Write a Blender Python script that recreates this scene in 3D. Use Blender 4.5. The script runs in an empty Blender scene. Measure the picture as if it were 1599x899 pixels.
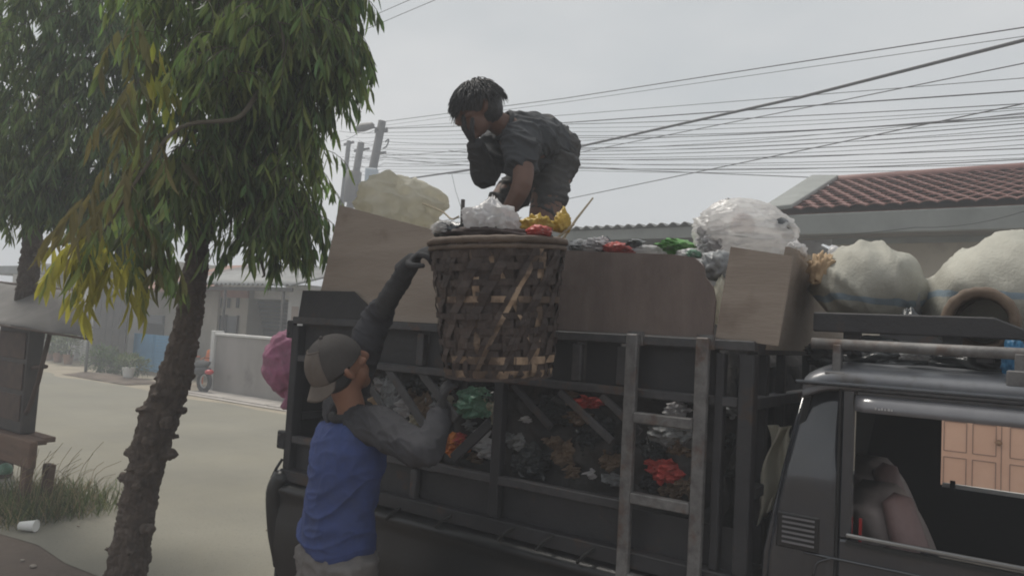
import bpy, bmesh, math, random
from mathutils import Vector, Matrix, noise
from math import sin, cos, pi, radians
random.seed(7)
HAZE = 0.012
scene = bpy.context.scene
C = scene.collection

# ------------------------------------------------------------------ camera
IW, IH, FPX, CAM_H = 1599.0, 899.0, 1155.0, 1.72
PITCH, ROLL = radians(3.24), math.atan(0.055)
CF = Vector((0, cos(PITCH), sin(PITCH)))
_u0 = Vector((0, -sin(PITCH), cos(PITCH)))
CR = cos(ROLL) * Vector((1, 0, 0)) + sin(ROLL) * _u0
CU = -sin(ROLL) * Vector((1, 0, 0)) + cos(ROLL) * _u0
CO = Vector((0, 0, CAM_H))
cam_data = bpy.data.cameras.new('camera')
cam_data.sensor_width = 36.0
cam_data.lens = 36.0 * FPX / IW
cam_data.clip_start, cam_data.clip_end = 0.05, 3000
cam = bpy.data.objects.new('camera', cam_data)
C.objects.link(cam)
cam.matrix_world = Matrix(((CR.x, CU.x, -CF.x, CO.x), (CR.y, CU.y, -CF.y, CO.y), (CR.z, CU.z, -CF.z, CO.z), (0, 0, 0, 1)))
scene.camera = cam

# ------------------------------------------------------------------ sky and sun
SUN_EL, SUN_AZ = radians(60), radians(-42)          # azimuth from +Y towards +X
sun_dir = Vector((sin(SUN_AZ) * cos(SUN_EL), cos(SUN_AZ) * cos(SUN_EL), sin(SUN_EL)))
world = bpy.data.worlds.new('World'); scene.world = world; world.use_nodes = True
nt = world.node_tree; N = nt.nodes; LK = nt.links
bg = N['Background']; bg.inputs[1].default_value = 0.1
sky = N.new('ShaderNodeTexSky'); sky.sky_type = 'NISHITA'; sky.sun_disc = False
sky.sun_elevation = SUN_EL; sky.sun_rotation = SUN_AZ
sky.air_density = 1.0; sky.dust_density = 6.0; sky.ozone_density = 1.0
tc = N.new('ShaderNodeTexCoord'); mp = N.new('ShaderNodeMapping'); mp.inputs['Scale'].default_value = (1.1, 1.1, 2.6)
ns = N.new('ShaderNodeTexNoise'); ns.inputs['Scale'].default_value = 1.7; ns.inputs['Detail'].default_value = 6; ns.inputs['Roughness'].default_value = .48
cr = N.new('ShaderNodeValToRGB')
cr.color_ramp.elements[0].position = .30; cr.color_ramp.elements[0].color = (4.7, 5.15, 5.4, 1)
cr.color_ramp.elements[1].position = .72; cr.color_ramp.elements[1].color = (7.6, 7.6, 7.55, 1)
mix = N.new('ShaderNodeMix'); mix.data_type = 'RGBA'; mix.inputs[0].default_value = .93
LK.new(tc.outputs['Generated'], mp.inputs['Vector']); LK.new(mp.outputs[0], ns.inputs['Vector']); LK.new(ns.outputs['Fac'], cr.inputs[0])
LK.new(sky.outputs[0], mix.inputs['A']); LK.new(cr.outputs[0], mix.inputs['B']); LK.new(mix.outputs['Result'], bg.inputs[0])
sl = bpy.data.lights.new('sun', 'SUN'); sl.energy = 3.4; sl.angle = radians(20); sl.color = (1, .95, .87)
so = bpy.data.objects.new('sun', sl); C.objects.link(so)
so.rotation_euler = sun_dir.to_track_quat('Z', 'Y').to_euler(); so.location = (0, 30, 40)
scene.view_settings.view_transform = 'Standard'; scene.view_settings.look = 'None'
scene.view_settings.gamma = 1.0; scene.view_settings.exposure = 0.0; scene.view_settings.use_curve_mapping = False
scene.render.engine = 'CYCLES'
scene.cycles.use_denoising = True
scene.cycles.max_bounces = 8; scene.cycles.transparent_max_bounces = 12; scene.cycles.volume_bounces = 1
scene.cycles.filter_width = 1.9

# ------------------------------------------------------------------ frames of reference
# the road, the truck and the houses share one direction: x along the road (towards the cab), y across it
ANG = radians(-35.2)
TX = Vector((cos(ANG), sin(ANG), 0)); TY = Vector((-sin(ANG), cos(ANG), 0)); T0 = Vector((0, 3, 0))
def ray(x, y): return CF + CR * ((x - IW / 2) / FPX) - CU * ((y - IH / 2) / FPX)
def P(x, y, d): return CO + ray(x, y) * d
def Lw(l): return T0 + TX * l[0] + TY * l[1] + Vector((0, 0, l[2]))
def wL(q): q = Vector(q) - T0; return Vector((q.dot(TX), q.dot(TY), q.z))
def S(x, y, v=0.0):
    d = ray(x, y); t = (v - (CO - T0).dot(TY)) / d.dot(TY); return wL(CO + d * t)
def PL(x, y, d): return wL(P(x, y, d))

# ------------------------------------------------------------------ materials
MATS = {}
def nd(nt, t, **kw):
    n = nt.nodes.new(t)
    for k, v in kw.items():
        if k in n.inputs: n.inputs[k].default_value = v
        else: setattr(n, k, v)
    return n
def mat(name, col, rough=.7, col2=None, scale=8, detail=5, metal=0, bump=0, bscale=None, stretch=(1, 1, 1), spec=.4, island=0, translucent=0, transparent=0, lo=.35, hi=.65, coat=0, col3=None, scale3=30, lo3=.55, hi3=.7, grime=0, gscale=11, gcol=(.1, .085, .07)):
    if name in MATS: return MATS[name]
    m = bpy.data.materials.new(name); m.use_nodes = True; t = m.node_tree; L = t.links
    b = t.nodes['Principled BSDF']; out = t.nodes['Material Output']
    b.inputs['Roughness'].default_value = rough; b.inputs['Metallic'].default_value = metal
    b.inputs['Specular IOR Level'].default_value = spec; b.inputs['Coat Weight'].default_value = coat
    b.inputs['Base Color'].default_value = (*col, 1)
    crd = nd(t, 'ShaderNodeTexCoord'); mpg = nd(t, 'ShaderNodeMapping'); mpg.inputs['Scale'].default_value = stretch
    L.new(crd.outputs['Object'], mpg.inputs[0])
    colout = None
    if col2:
        n = nd(t, 'ShaderNodeTexNoise', Scale=scale, Detail=detail, Roughness=.6); L.new(mpg.outputs[0], n.inputs['Vector'])
        r = nd(t, 'ShaderNodeValToRGB'); r.color_ramp.elements[0].position = lo; r.color_ramp.elements[1].position = hi
        r.color_ramp.elements[0].color = (*col, 1); r.color_ramp.elements[1].color = (*col2, 1)
        L.new(n.outputs['Fac'], r.inputs[0]); colout = r.outputs[0]
    if col3:
        n = nd(t, 'ShaderNodeTexNoise', Scale=scale3, Detail=4, Roughness=.65); L.new(crd.outputs['Object'], n.inputs['Vector'])
        r = nd(t, 'ShaderNodeValToRGB'); r.color_ramp.elements[0].position = lo3; r.color_ramp.elements[1].position = hi3
        r.color_ramp.elements[0].color = (0, 0, 0, 1); r.color_ramp.elements[1].color = (1, 1, 1, 1)
        L.new(n.outputs['Fac'], r.inputs[0])
        mx = nd(t, 'ShaderNodeMix', data_type='RGBA'); mx.inputs['B'].default_value = (*col3, 1)
        if colout: L.new(colout, mx.inputs['A'])
        else: mx.inputs['A'].default_value = (*col, 1)
        L.new(r.outputs[0], mx.inputs[0]); colout = mx.outputs['Result']
    if grime:
        n = nd(t, 'ShaderNodeTexNoise', Scale=gscale, Detail=8, Roughness=.7); L.new(crd.outputs['Object'], n.inputs['Vector'])
        r = nd(t, 'ShaderNodeValToRGB'); r.color_ramp.elements[0].position = .42; r.color_ramp.elements[1].position = .68
        r.color_ramp.elements[0].color = (0, 0, 0, 1); r.color_ramp.elements[1].color = (grime, grime, grime, 1)
        L.new(n.outputs['Fac'], r.inputs[0])
        mx = nd(t, 'ShaderNodeMix', data_type='RGBA'); mx.inputs['B'].default_value = (*gcol, 1)
        if colout: L.new(colout, mx.inputs['A'])
        else: mx.inputs['A'].default_value = (*col, 1)
        L.new(r.outputs[0], mx.inputs[0]); colout = mx.outputs['Result']
    if island:
        g = nd(t, 'ShaderNodeNewGeometry'); hs = nd(t, 'ShaderNodeHueSaturation')
        mr = nd(t, 'ShaderNodeMapRange'); mr.inputs['To Min'].default_value = 1 - island; mr.inputs['To Max'].default_value = 1 + island
        mh = nd(t, 'ShaderNodeMapRange'); mh.inputs['To Min'].default_value = .5 - island * .06; mh.inputs['To Max'].default_value = .5 + island * .05
        L.new(g.outputs['Random Per Island'], mr.inputs[0]); L.new(mr.outputs[0], hs.inputs['Value'])
        oi = nd(t, 'ShaderNodeMath', operation='FRACT'); ml = nd(t, 'ShaderNodeMath', operation='MULTIPLY'); ml.inputs[1].default_value = 17.3
        L.new(g.outputs['Random Per Island'], ml.inputs[0]); L.new(ml.outputs[0], oi.inputs[0]); L.new(oi.outputs[0], mh.inputs[0]); L.new(mh.outputs[0], hs.inputs['Hue'])
        if colout: L.new(colout, hs.inputs['Color'])
        else: hs.inputs['Color'].default_value = (*col, 1)
        colout = hs.outputs[0]
    if colout: L.new(colout, b.inputs['Base Color'])
    if bump:
        n = nd(t, 'ShaderNodeTexNoise', Scale=bscale or scale * 3, Detail=6, Roughness=.65); L.new(mpg.outputs[0], n.inputs['Vector'])
        bp = nd(t, 'ShaderNodeBump', Strength=bump, Distance=.02); L.new(n.outputs['Fac'], bp.inputs['Height']); L.new(bp.outputs[0], b.inputs['Normal'])
    sh = b.outputs[0]
    if translucent:
        tr = nd(t, 'ShaderNodeBsdfTranslucent'); ms = nd(t, 'ShaderNodeMixShader'); ms.inputs[0].default_value = translucent
        if colout: L.new(colout, tr.inputs[0])
        else: tr.inputs[0].default_value = (*col, 1)
        L.new(sh, ms.inputs[1]); L.new(tr.outputs[0], ms.inputs[2]); sh = ms.outputs[0]
    if transparent:
        tr = nd(t, 'ShaderNodeBsdfTransparent'); ms = nd(t, 'ShaderNodeMixShader'); ms.inputs[0].default_value = transparent
        L.new(sh, ms.inputs[1]); L.new(tr.outputs[0], ms.inputs[2]); sh = ms.outputs[0]
    L.new(sh, out.inputs[0])
    MATS[name] = m
    return m

# ------------------------------------------------------------------ mesh building
AUTH = {}      # object name -> matrix from authoring space to the thing's local space
def catmull(pts, n):
    pts = [Vector(p) for p in pts]
    if len(pts) < 3: return [pts[0].lerp(pts[-1], i / n) for i in range(n + 1)]
    q = [2 * pts[0] - pts[1]] + pts + [2 * pts[-1] - pts[-2]]
    out = []
    for i in range(1, len(q) - 2):
        a, b, c, d = q[i - 1:i + 3]
        for k in range(n):
            t = k / n
            out.append(.5 * ((2 * b) + (c - a) * t + (2 * a - 5 * b + 4 * c - d) * t * t + (3 * b - a - 3 * c + d) * t ** 3))
    out.append(pts[-1]); return out
def lerps(vals, n):
    out = []
    for i in range(len(vals) - 1):
        for k in range(n):
            t = k / n; t = t * t * (3 - 2 * t) * .5 + t * .5
            a, b = vals[i], vals[i + 1]
            out.append(tuple(x + (y - x) * t for x, y in zip(a, b)) if isinstance(a, tuple) else a + (b - a) * t)
    out.append(vals[-1]); return out
class MB:
    def __init__(s): s.v = []; s.f = []
    def add(s, vs, fs):
        o = len(s.v); s.v += [Vector(v) for v in vs]; s.f += [tuple(i + o for i in f) for f in fs]; return s
    def box(s, lo, hi):
        x0, y0, z0 = lo; x1, y1, z1 = hi
        return s.add([(x0, y0, z0), (x1, y0, z0), (x1, y1, z0), (x0, y1, z0), (x0, y0, z1), (x1, y0, z1), (x1, y1, z1), (x0, y1, z1)],
                     [(0, 3, 2, 1), (4, 5, 6, 7), (0, 1, 5, 4), (1, 2, 6, 5), (2, 3, 7, 6), (3, 0, 4, 7)])
    def bar(s, p, q, w, h, up=(0, 0, 1)):
        p, q = Vector(p), Vector(q); t = (q - p).normalized(); u = Vector(up); a = t.cross(u)
        if a.length < 1e-4: a = t.cross(Vector((1, 0, 0)))
        a.normalize(); b = a.cross(t); a *= w / 2; b *= h / 2
        return s.add([p - a - b, p + a - b, p + a + b, p - a + b, q - a - b, q + a - b, q + a + b, q - a + b],
                     [(0, 3, 2, 1), (4, 5, 6, 7), (0, 1, 5, 4), (1, 2, 6, 5), (2, 3, 7, 6), (3, 0, 4, 7)])
    def prism(s, poly, off):
        # poly: 3D outline, off: thickness vector
        poly = [Vector(p) for p in poly]; off = Vector(off); n = len(poly)
        fs = [tuple(range(n)), tuple(range(2 * n - 1, n - 1, -1))] + [(i, i + n, (i + 1) % n + n, (i + 1) % n) for i in range(n)]
        return s.add(poly + [p + off for p in poly], fs)
    def tube(s, path, rad, n=10, side=None, cap=True, rnd=False):
        path = [Vector(p) for p in path]; m = len(path); o = len(s.v)
        if not isinstance(rad, (list, tuple)) or (len(rad) == 2 and m != 2 and not isinstance(rad[0], tuple)): rad = [rad] * m
        A = Vector(side) if side else None; vs = []; fs = []
        for i, p in enumerate(path):
            t = (path[min(i + 1, m - 1)] - path[max(i - 1, 0)]).normalized()
            if A is None:
                A = t.orthogonal()
            a = A - t * A.dot(t)
            if a.length < 1e-5: a = t.orthogonal()
            a.normalize(); b = t.cross(a)
            if side is None: A = a
            r = rad[i]; ra, rb = r if isinstance(r, tuple) else (r, r)
            for k in range(n):
                th = 2 * pi * k / n; vs.append(p + a * (ra * cos(th)) + b * (rb * sin(th)))
        for i in range(m - 1):
            for k in range(n):
                k2 = (k + 1) % n; fs.append((i * n + k, i * n + k2, (i + 1) * n + k2, (i + 1) * n + k))
        if cap:
            for i, rev in ((0, 1), (m - 1, 0)):
                r = rad[i]; rm = (r[0] + r[1]) / 2 if isinstance(r, tuple) else r
                t = (path[min(i + 1, m - 1)] - path[max(i - 1, 0)]).normalized() * (-1 if rev else 1)
                vs.append(path[i] + t * (rm * .6 if rnd else 0)); ci = len(vs) - 1
                for k in range(n):
                    k2 = (k + 1) % n
                    fs.append((ci, i * n + k2, i * n + k) if rev else (ci, i * n + k, i * n + k2))
        return s.add(vs, fs)
    def limb(s, pts, rads, n=14, k=5, side=None):
        return s.tube(catmull(pts, k), lerps(rads, k), n, side=side, rnd=True)
    def ball(s, c, r, sub=3, rot=None):
        bm = bmesh.new(); bmesh.ops.create_icosphere(bm, subdivisions=sub, radius=1)
        r = r if isinstance(r, (tuple, list)) else (r, r, r); c = Vector(c); R3 = rot or Matrix.Identity(3)
        vs = [c + R3 @ Vector((v.co.x * r[0], v.co.y * r[1], v.co.z * r[2])) for v in bm.verts]; fs = [tuple(v.index for v in f.verts) for f in bm.faces]
        bm.free(); return s.add(vs, fs)
    def torus(s, c, R, r, axis=(0, 0, 1), n=40, m=10, jit=0):
        ax = Vector(axis).normalized(); a = ax.orthogonal().normalized(); b = ax.cross(a); vs = []; fs = []; c = Vector(c)
        for i in range(n):
            th = 2 * pi * i / n; d = a * cos(th) + b * sin(th); rr = r * (1 + random.uniform(-jit, jit))
            for j in range(m):
                ph = 2 * pi * j / m; vs.append(c + d * (R + rr * cos(ph)) + ax * (rr * sin(ph)))
        for i in range(n):
            for j in range(m):
                fs.append((i * m + j, ((i + 1) % n) * m + j, ((i + 1) % n) * m + (j + 1) % m, i * m + (j + 1) % m))
        return s.add(vs, fs)
    def grid(s, fn, nu, nv, thick=None):
        vs = [Vector(fn(i / nu, j / nv)) for i in range(nu + 1) for j in range(nv + 1)]
        fs = [(i * (nv + 1) + j, (i + 1) * (nv + 1) + j, (i + 1) * (nv + 1) + j + 1, i * (nv + 1) + j + 1) for i in range(nu) for j in range(nv)]
        if thick is None: return s.add(vs, fs)
        n = len(vs); t = Vector(thick); vs2 = [v + t for v in vs]
        fs2 = [tuple(reversed([k + n for k in f])) for f in fs]; side = []
        w = nv + 1
        for i in range(nu):
            side.append((i * w, i * w + n, (i + 1) * w + n, (i + 1) * w)); side.append((i * w + nv, (i + 1) * w + nv, (i + 1) * w + nv + n, i * w + nv + n))
        for j in range(nv):
            side.append((j, j + 1, j + 1 + n, j + n)); side.append((nu * w + j, nu * w + j + n, nu * w + j + 1 + n, nu * w + j + 1))
        return s.add(vs + vs2, fs + fs2 + side)
    def mesh(s, name, M=None, smooth=False, bevel=0, recalc=True):
        me = bpy.data.meshes.new(name)
        me.from_pydata([tuple(M @ v) if M else tuple(v) for v in s.v], [], s.f)
        if bevel or recalc:
            bm = bmesh.new(); bm.from_mesh(me)
            if recalc: bmesh.ops.recalc_face_normals(bm, faces=bm.faces)
            if bevel:
                ed = [e for e in bm.edges if len(e.link_faces) == 2 and e.calc_face_angle(0) > .6]
                bmesh.ops.bevel(bm, geom=ed, offset=bevel, segments=1, affect='EDGES', clamp_overlap=True)
            bm.to_mesh(me); bm.free()
        if smooth: me.shade_smooth()
        me.update(); return me
    def build(s, name, m, parent, smooth=False, bevel=0, label=None, kind=None, recalc=True):
        M = AUTH.get(parent.name) if parent else None
        me = s.mesh(name, M, smooth, bevel, recalc); me.materials.append(m)
        o = bpy.data.objects.new(name, me); C.objects.link(o)
        if parent: o.parent = parent; AUTH[o.name] = M
        if label: o['label'] = label
        if kind: o['kind'] = kind
        return o
def tag(o, label=None, cat=None, group=None, kind=None):
    for k, v in (('label', label), ('category', cat), ('group', group), ('kind', kind)):
        if v: o[k] = v
    return o
def thing(name, label, cat, base, space='L', group=None, kind=None):
    """Empty at the thing's base; parts are written in road space (L) or world space (W)."""
    o = bpy.data.objects.new(name, None); C.objects.link(o); o.empty_display_size = .1
    b = Vector(base)
    if space == 'L': o.location = Lw(b); o.rotation_euler = (0, 0, ANG)
    else: o.location = b
    AUTH[o.name] = Matrix.Translation(-b)
    return tag(o, label, cat, group, kind)
def solo(name, mb, m, label, cat, space='L', group=None, kind=None, smooth=False, bevel=0, recalc=True):
    """A thing that is one mesh, its origin at the middle of its base."""
    lo = Vector([min(v[i] for v in mb.v) for i in range(3)]); hi = Vector([max(v[i] for v in mb.v) for i in range(3)])
    b = Vector(((lo.x + hi.x) / 2, (lo.y + hi.y) / 2, lo.z))
    me = mb.mesh(name, Matrix.Translation(-b), smooth, bevel, recalc); me.materials.append(m)
    o = bpy.data.objects.new(name, me); C.objects.link(o)
    if space == 'L': o.location = Lw(b); o.rotation_euler = (0, 0, ANG)
    else: o.location = b
    AUTH[o.name] = Matrix.Translation(-b)
    return tag(o, label, cat, group, kind)
def remesh(mb, voxel, smooth_it=4, disp=None):
    """Union of the pieces as one continuous surface."""
    me = mb.mesh('tmp'); o = bpy.data.objects.new('tmp', me); C.objects.link(o)
    md = o.modifiers.new('r', 'REMESH'); md.mode = 'VOXEL'; md.voxel_size = voxel
    if smooth_it:
        ms = o.modifiers.new('s', 'SMOOTH'); ms.factor = .5; ms.iterations = smooth_it
    dg = bpy.context.evaluated_depsgraph_get(); ev = o.evaluated_get(dg); r = bpy.data.meshes.new_from_object(ev)
    out = MB(); nrm = [v.normal.copy() for v in r.vertices]
    out.v = [v.co.copy() for v in r.vertices]; out.f = [tuple(p.vertices) for p in r.polygons]
    if disp: out.v = [v + n * disp(v, n) for v, n in zip(out.v, nrm)]
    bpy.data.objects.remove(o); bpy.data.meshes.remove(me); bpy.data.meshes.remove(r)
    return out
def fbm(p, o=3):
    a, s, r = 1., 0., 1.
    for _ in range(o): s += a * noise.noise(p * r); a *= .5; r *= 2.1
    return s
def creases(q):
    """sharp folded facets, as in crumpled film"""
    d, _ = noise.voronoi(q); e, _ = noise.voronoi(q * 2.3 + Vector((7, 3, 1)))
    return (d[1] - d[0]) * .9 + (e[1] - e[0]) * .4 - .45
def film(c, w, h, dep, seed, n=26, right=(1, 0, 0), up=(0, 0, 1), nrm=(0, -1, 0)):
    """A crumpled scrap of plastic film or paper: a sheet of ragged outline, folded deeply."""
    mb = MB(); c = Vector(c); R_, U_, N_ = Vector(right), Vector(up), Vector(nrm); o = Vector((seed * 2.3, seed * .7, seed * 1.9))
    def fn(a, b):
        th = 2 * pi * a; rr = b * (1 + .45 * noise.noise(Vector((cos(th) * 1.6, sin(th) * 1.6, 0)) + o) + .2 * noise.noise(Vector((cos(th) * 5, sin(th) * 5, 0)) + o))
        x, y = cos(th) * rr, sin(th) * rr; q = Vector((x * 1.5, y * 1.5, 0)) + o
        k = creases(q) * 1.3 + .5 * noise.noise(q * .8) - .5 * b * b
        return c + R_ * (x * w + .12 * w * noise.noise(q * 2.5)) + U_ * (y * h + .12 * h * noise.noise(q * 2.5 + Vector((9, 0, 0)))) + N_ * (k * dep)
    mb.grid(fn, n * 2, n // 2, tuple(N_ * -.0015)); return mb
def crumple(c, r, seed, amp=.18, freq=2.2, flat=.55, sub=4, ridge=.6, tip=None, rot=0, an=1):
    """A crumpled bag or sack: a ball pushed in and out along sharp folds, flattened underneath."""
    mb = MB(); mb.ball((0, 0, 0), 1, sub); c = Vector(c); o = Vector((seed * 3.7, seed * 1.3, -seed * 2.1)); vs = []
    for v in mb.v:
        n = v.normalized(); q = Vector((n.x, n.y, n.z * an)) * freq + o
        rd = (1 - abs(noise.noise(q * 1.6))) ** 3 - .4
        k = 1 + amp * (ridge * .9 * rd + ridge * 1.1 * creases(q * 1.5) + fbm(q, 4) * (1.3 - ridge) + .25 * ridge * creases(q * 3.7))
        w = n * k
        if w.z < -flat: w.z = -flat - (w.z + flat) * -.15
        if tip and n.z > .75:
            t = (n.z - .75) / .25; w.x *= 1 - .75 * t; w.y *= 1 - .75 * t; w.z += tip * t * t * (1 + .4 * sin(n.x * 40))
        x, y = w.x * cos(rot) - w.y * sin(rot), w.x * sin(rot) + w.y * cos(rot)
        vs.append(c + Vector((x * r[0], y * r[1], w.z * r[2])))
    mb.v = vs; return mb
# ================================================================== SETTING
m_ground = mat('dirt ground', (.10, .077, .06), .95, (.15, .115, .09), 1.6, 8, bump=.5, bscale=14, col3=(.12, .09, .072), scale3=3.1)
m_road = mat('dusty asphalt', (.168, .16, .132), .9, (.22, .208, .168), .5, 9, bump=.35, bscale=60, col3=(.11, .105, .092), scale3=38, lo3=.56, hi3=.74, grime=.5, gscale=.7, gcol=(.23, .212, .16))
m_sand = mat('sandy shoulder', (.25, .22, .165), .95, (.33, .285, .22), 1.4, 8, bump=.4, bscale=30)
m_apron = mat('worn concrete apron', (.30, .275, .25), .9, (.39, .36, .33), 1.8, 8, bump=.2, bscale=40)
def sheet(name, xs, y0f, y1f, z, m, ny=6):
    mb = MB()
    mb.grid(lambda a, b: (xs[0] + (xs[1] - xs[0]) * a, y0f(xs[0] + (xs[1] - xs[0]) * a) * (1 - b) + y1f(xs[0] + (xs[1] - xs[0]) * a) * b, z), xs[2], ny)
    o = mb.build(name, m, None, recalc=False); o.location = T0; o.rotation_euler = (0, 0, ANG); o['kind'] = 'structure'
    return o
wob = lambda s, a, f: (lambda x: a * fbm(Vector((x * f, s, 0)), 3))
mbg = MB(); mbg.add([(-300, -300, -.03), (300, -300, -.03), (300, 300, -.03), (-300, 300, -.03)], [(0, 1, 2, 3)])
o = mbg.build('ground', m_ground, None, recalc=False); o['kind'] = 'structure'
e1, e2, e3 = wob(1, .22, .9), wob(5, .35, .5), wob(9, .25, .4)
sheet('verge', (-60, 14, 200), lambda x: -4.5, lambda x: .12 + e1(x), -.004, m_ground)
sheet('shoulder', (-120, 40, 300), lambda x: 5.2, lambda x: 9.5, -.008, m_sand)
sheet('road', (-160, 50, 400), lambda x: .05 + e1(x), lambda x: 6.15 + e2(x), 0, m_road)
sheet('pavement', (-13.2, -6, 60), lambda x: 6.45 + .1 * e3(x), lambda x: 7.4, .006, m_apron)
# joints in the apron: its slabs
for i in range(5):
    x0 = -13.15 + i * 1.42
    solo('paving_slab', MB().box((x0 + .015, 6.62, .0), (x0 + 1.4, 7.26, .03)), m_apron, 'grey concrete paving slab along the foot of the boundary wall', 'paving slab', group='slabs before the boundary wall', bevel=.008)

# ------------------------------------------------------------------ houses across the road, left of the truck
m_beige = mat('aged beige plaster', (.32, .29, .245), .9, (.40, .365, .315), 1.5, 7, bump=.12, bscale=30, col3=(.27, .25, .22), scale3=.9, lo3=.55, hi3=.8)
m_white = mat('old white paint', (.55, .54, .52), .8, (.66, .65, .63), 2.5, 6, bump=.08, bscale=30, col3=(.36, .34, .31), scale3=1.4, lo3=.6, hi3=.8)
m_conc = mat('stained concrete', (.22, .20, .185), .92, (.31, .285, .27), 1.1, 9, bump=.25, bscale=25, col3=(.13, .12, .105), scale3=1.5, lo3=.58, hi3=.75, stretch=(1, 1, .6))
m_redband = mat('faded brick red band', (.27, .12, .085), .9, (.34, .17, .12), 3, 6, bump=.2, bscale=30)
m_zinc = mat('dull zinc sheet', (.15, .155, .155), .6, (.22, .225, .225), 1.4, 7, metal=.2, bump=.05, bscale=12, col3=(.2, .14, .1), scale3=2.2, lo3=.62, hi3=.8)
m_dark = mat('recess shade tone', (.045, .045, .045), .8, (.07, .068, .065), 2, 5)  # dark tone standing in for the shade in openings and the garage
m_glass = mat('dim window glass', (.03, .035, .04), .12, spec=.6)
m_blue = mat('sun bleached blue paint', (.06, .22, .40), .55, (.1, .30, .50), 2.4, 6, bump=.05, col3=(.25, .3, .33), scale3=7, lo3=.62, hi3=.75)
m_steel = mat('brown black steel', (.035, .032, .03), .6, (.06, .05, .043), 6, 6, bump=.1, bscale=50)
m_tile0 = mat('brown clay roof', (.22, .115, .085), .85, (.29, .16, .12), 3, 6, bump=.25, bscale=20)

def corrugated(mb, p00, p10, p01, nw, amp=.03, thick=(0, 0, .012), nv=3):
    """Sheet from p00 along p10 (waves) and p01 (slope)."""
    p00, p10, p01 = Vector(p00), Vector(p10), Vector(p01)
    mb.grid(lambda a, b: p00 + (p10 - p00) * a + (p01 - p00) * b + Vector((0, 0, amp * sin(a * nw * 2 * pi))), nw * 6, nv, thick); return mb

# boundary wall
a = S(335, 523, 7.3); b0 = S(331, 613, 7.3)
wx0, wx1, wz = b0.x, -7.0, a.z
t = thing('boundary_wall', 'stained grey concrete boundary wall with pale coping, behind pink sack', 'wall', ((wx0 + wx1) / 2, 7.38, 0))
MB().box((wx0, 7.3, 0), (wx1, 7.44, wz)).build('wall_panel', m_conc, t, bevel=.01)
MB().box((wx0 - .05, 7.26, wz), (wx1, 7.48, wz + .055)).build('coping', m_white, t, bevel=.01)
MB().box((wx0 - .13, 7.25, 0), (wx0, 7.5, wz + .1)).build('end_post', m_white, t, bevel=.01)
# house behind the wall: beige front, vent slots, red band, shutter, zinc canopy on posts
hx0, hx1 = S(255, 470, 9.2).x, S(388, 470, 9.2).x
t = thing('beige_house', 'beige house with red band and three vent slots behind concrete wall', 'house', ((hx0 + hx1) / 2, 9.2, 0))
zt = S(350, 447, 9.2).z
MB().box((hx0, 9.2, 0), (hx1, 14, zt)).build('wall', m_beige, t)
zb0, zb1 = S(350, 464, 9.16).z, S(350, 448, 9.16).z
MB().box((hx0 - .02, 9.14, zb0), (hx1 + .02, 9.2, zb1)).build('red_band', m_redband, t, bevel=.01)
for px in (345, 358, 372):
    c = S(px, 473, 9.2)
    MB().box((c.x - .05, 9.165, c.z - .13), (c.x + .05, 9.21, c.z + .13)).build('vent_slot', m_dark, t)
w0, w1 = S(336, 518, 9.2), S(373, 494, 9.2)
w = MB().box((w0.x, 9.17, w0.z), (w1.x, 9.21, w1.z)).build('window', m_glass, t)
for xx in (w0.x, (w0.x + w1.x) / 2, w1.x):
    MB().box((xx - .025, 9.14, w0.z - .03), (xx + .025, 9.18, w1.z + .03)).build('window_frame', m_steel, w)
ca, cb = S(318, 440, 7.7), S(445, 449, 7.7)
cz = (ca.z + cb.z) / 2
zn = thing('zinc_canopy', 'grey corrugated zinc canopy on thin steel posts over the house yard', 'canopy', ((ca.x + cb.x) / 2, 7.7, 0))
corrugated(MB(), (ca.x - 1.2, 7.7, cz), (cb.x + .2, 7.7, cz), (ca.x - 1.2, 9.9, cz + .62), 26).build('roof_sheet', m_zinc, zn, smooth=True)
MB().box((ca.x - 1.2, 7.72, cz - .13), (cb.x + .2, 7.77, cz - .05)).build('beam', m_steel, zn)
for px, yy in ((352, 450), (443, 455)):
    c = S(px, yy, 7.75)
    MB().tube([(c.x, 7.75, 0), (c.x, 7.75, cz - .1)], .035, 8).build('post', m_steel, zn, smooth=True)
ra = S(320, 425, 10); rb = S(400, 415, 10)
MB().prism([(ra.x - .8, 9.9, ra.z - .12), (rb.x + 1.0, 9.9, ra.z - .12), (rb.x + 1.0, 9.9, rb.z), (rb.x - .2, 9.9, rb.z)], (0, 3, .2)).build('gable', m_white, t)
# open dark garage with pale lintel, next to it a white pillar
g0, g1 = S(384, 515, 9.4), S(446, 468, 9.4)
t = thing('garage', 'dark open garage with pale lintel beside white pillar', 'garage', ((g0.x + g1.x) / 2, 9.4, 0))
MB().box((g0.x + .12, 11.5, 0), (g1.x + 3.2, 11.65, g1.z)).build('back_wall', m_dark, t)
lz0, lz1 = S(415, 467, 9.4).z, S(415, 454, 9.4).z
MB().box((g0.x + .1, 9.35, lz0), (g1.x + 3.2, 9.6, lz1 + .1)).build('lintel', m_white, t, bevel=.015)
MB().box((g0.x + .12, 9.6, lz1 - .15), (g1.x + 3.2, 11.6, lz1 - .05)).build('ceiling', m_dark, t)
bz = S(415, 470, 9.5).z
sh = MB()
for i in range(9):
    z1 = bz - i * .1; sh.box((g0.x + .35, 9.45 + i * .03, z1 - .09), (g1.x + .1, 9.47 + i * .03, z1))
sh.build('roller_shutter', m_dark, t)
p0, p1 = S(446, 520, 8.6), S(472, 452, 8.6)
t = thing('gate_pillar', 'white painted pillar with small plaque above pink sack', 'pillar', ((p0.x + p1.x) / 2, 8.6, 0))
MB().box((p0.x, 8.6, 0), (p1.x + .25, 9.05, p1.z)).build('shaft', m_white, t, bevel=.02)
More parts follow.
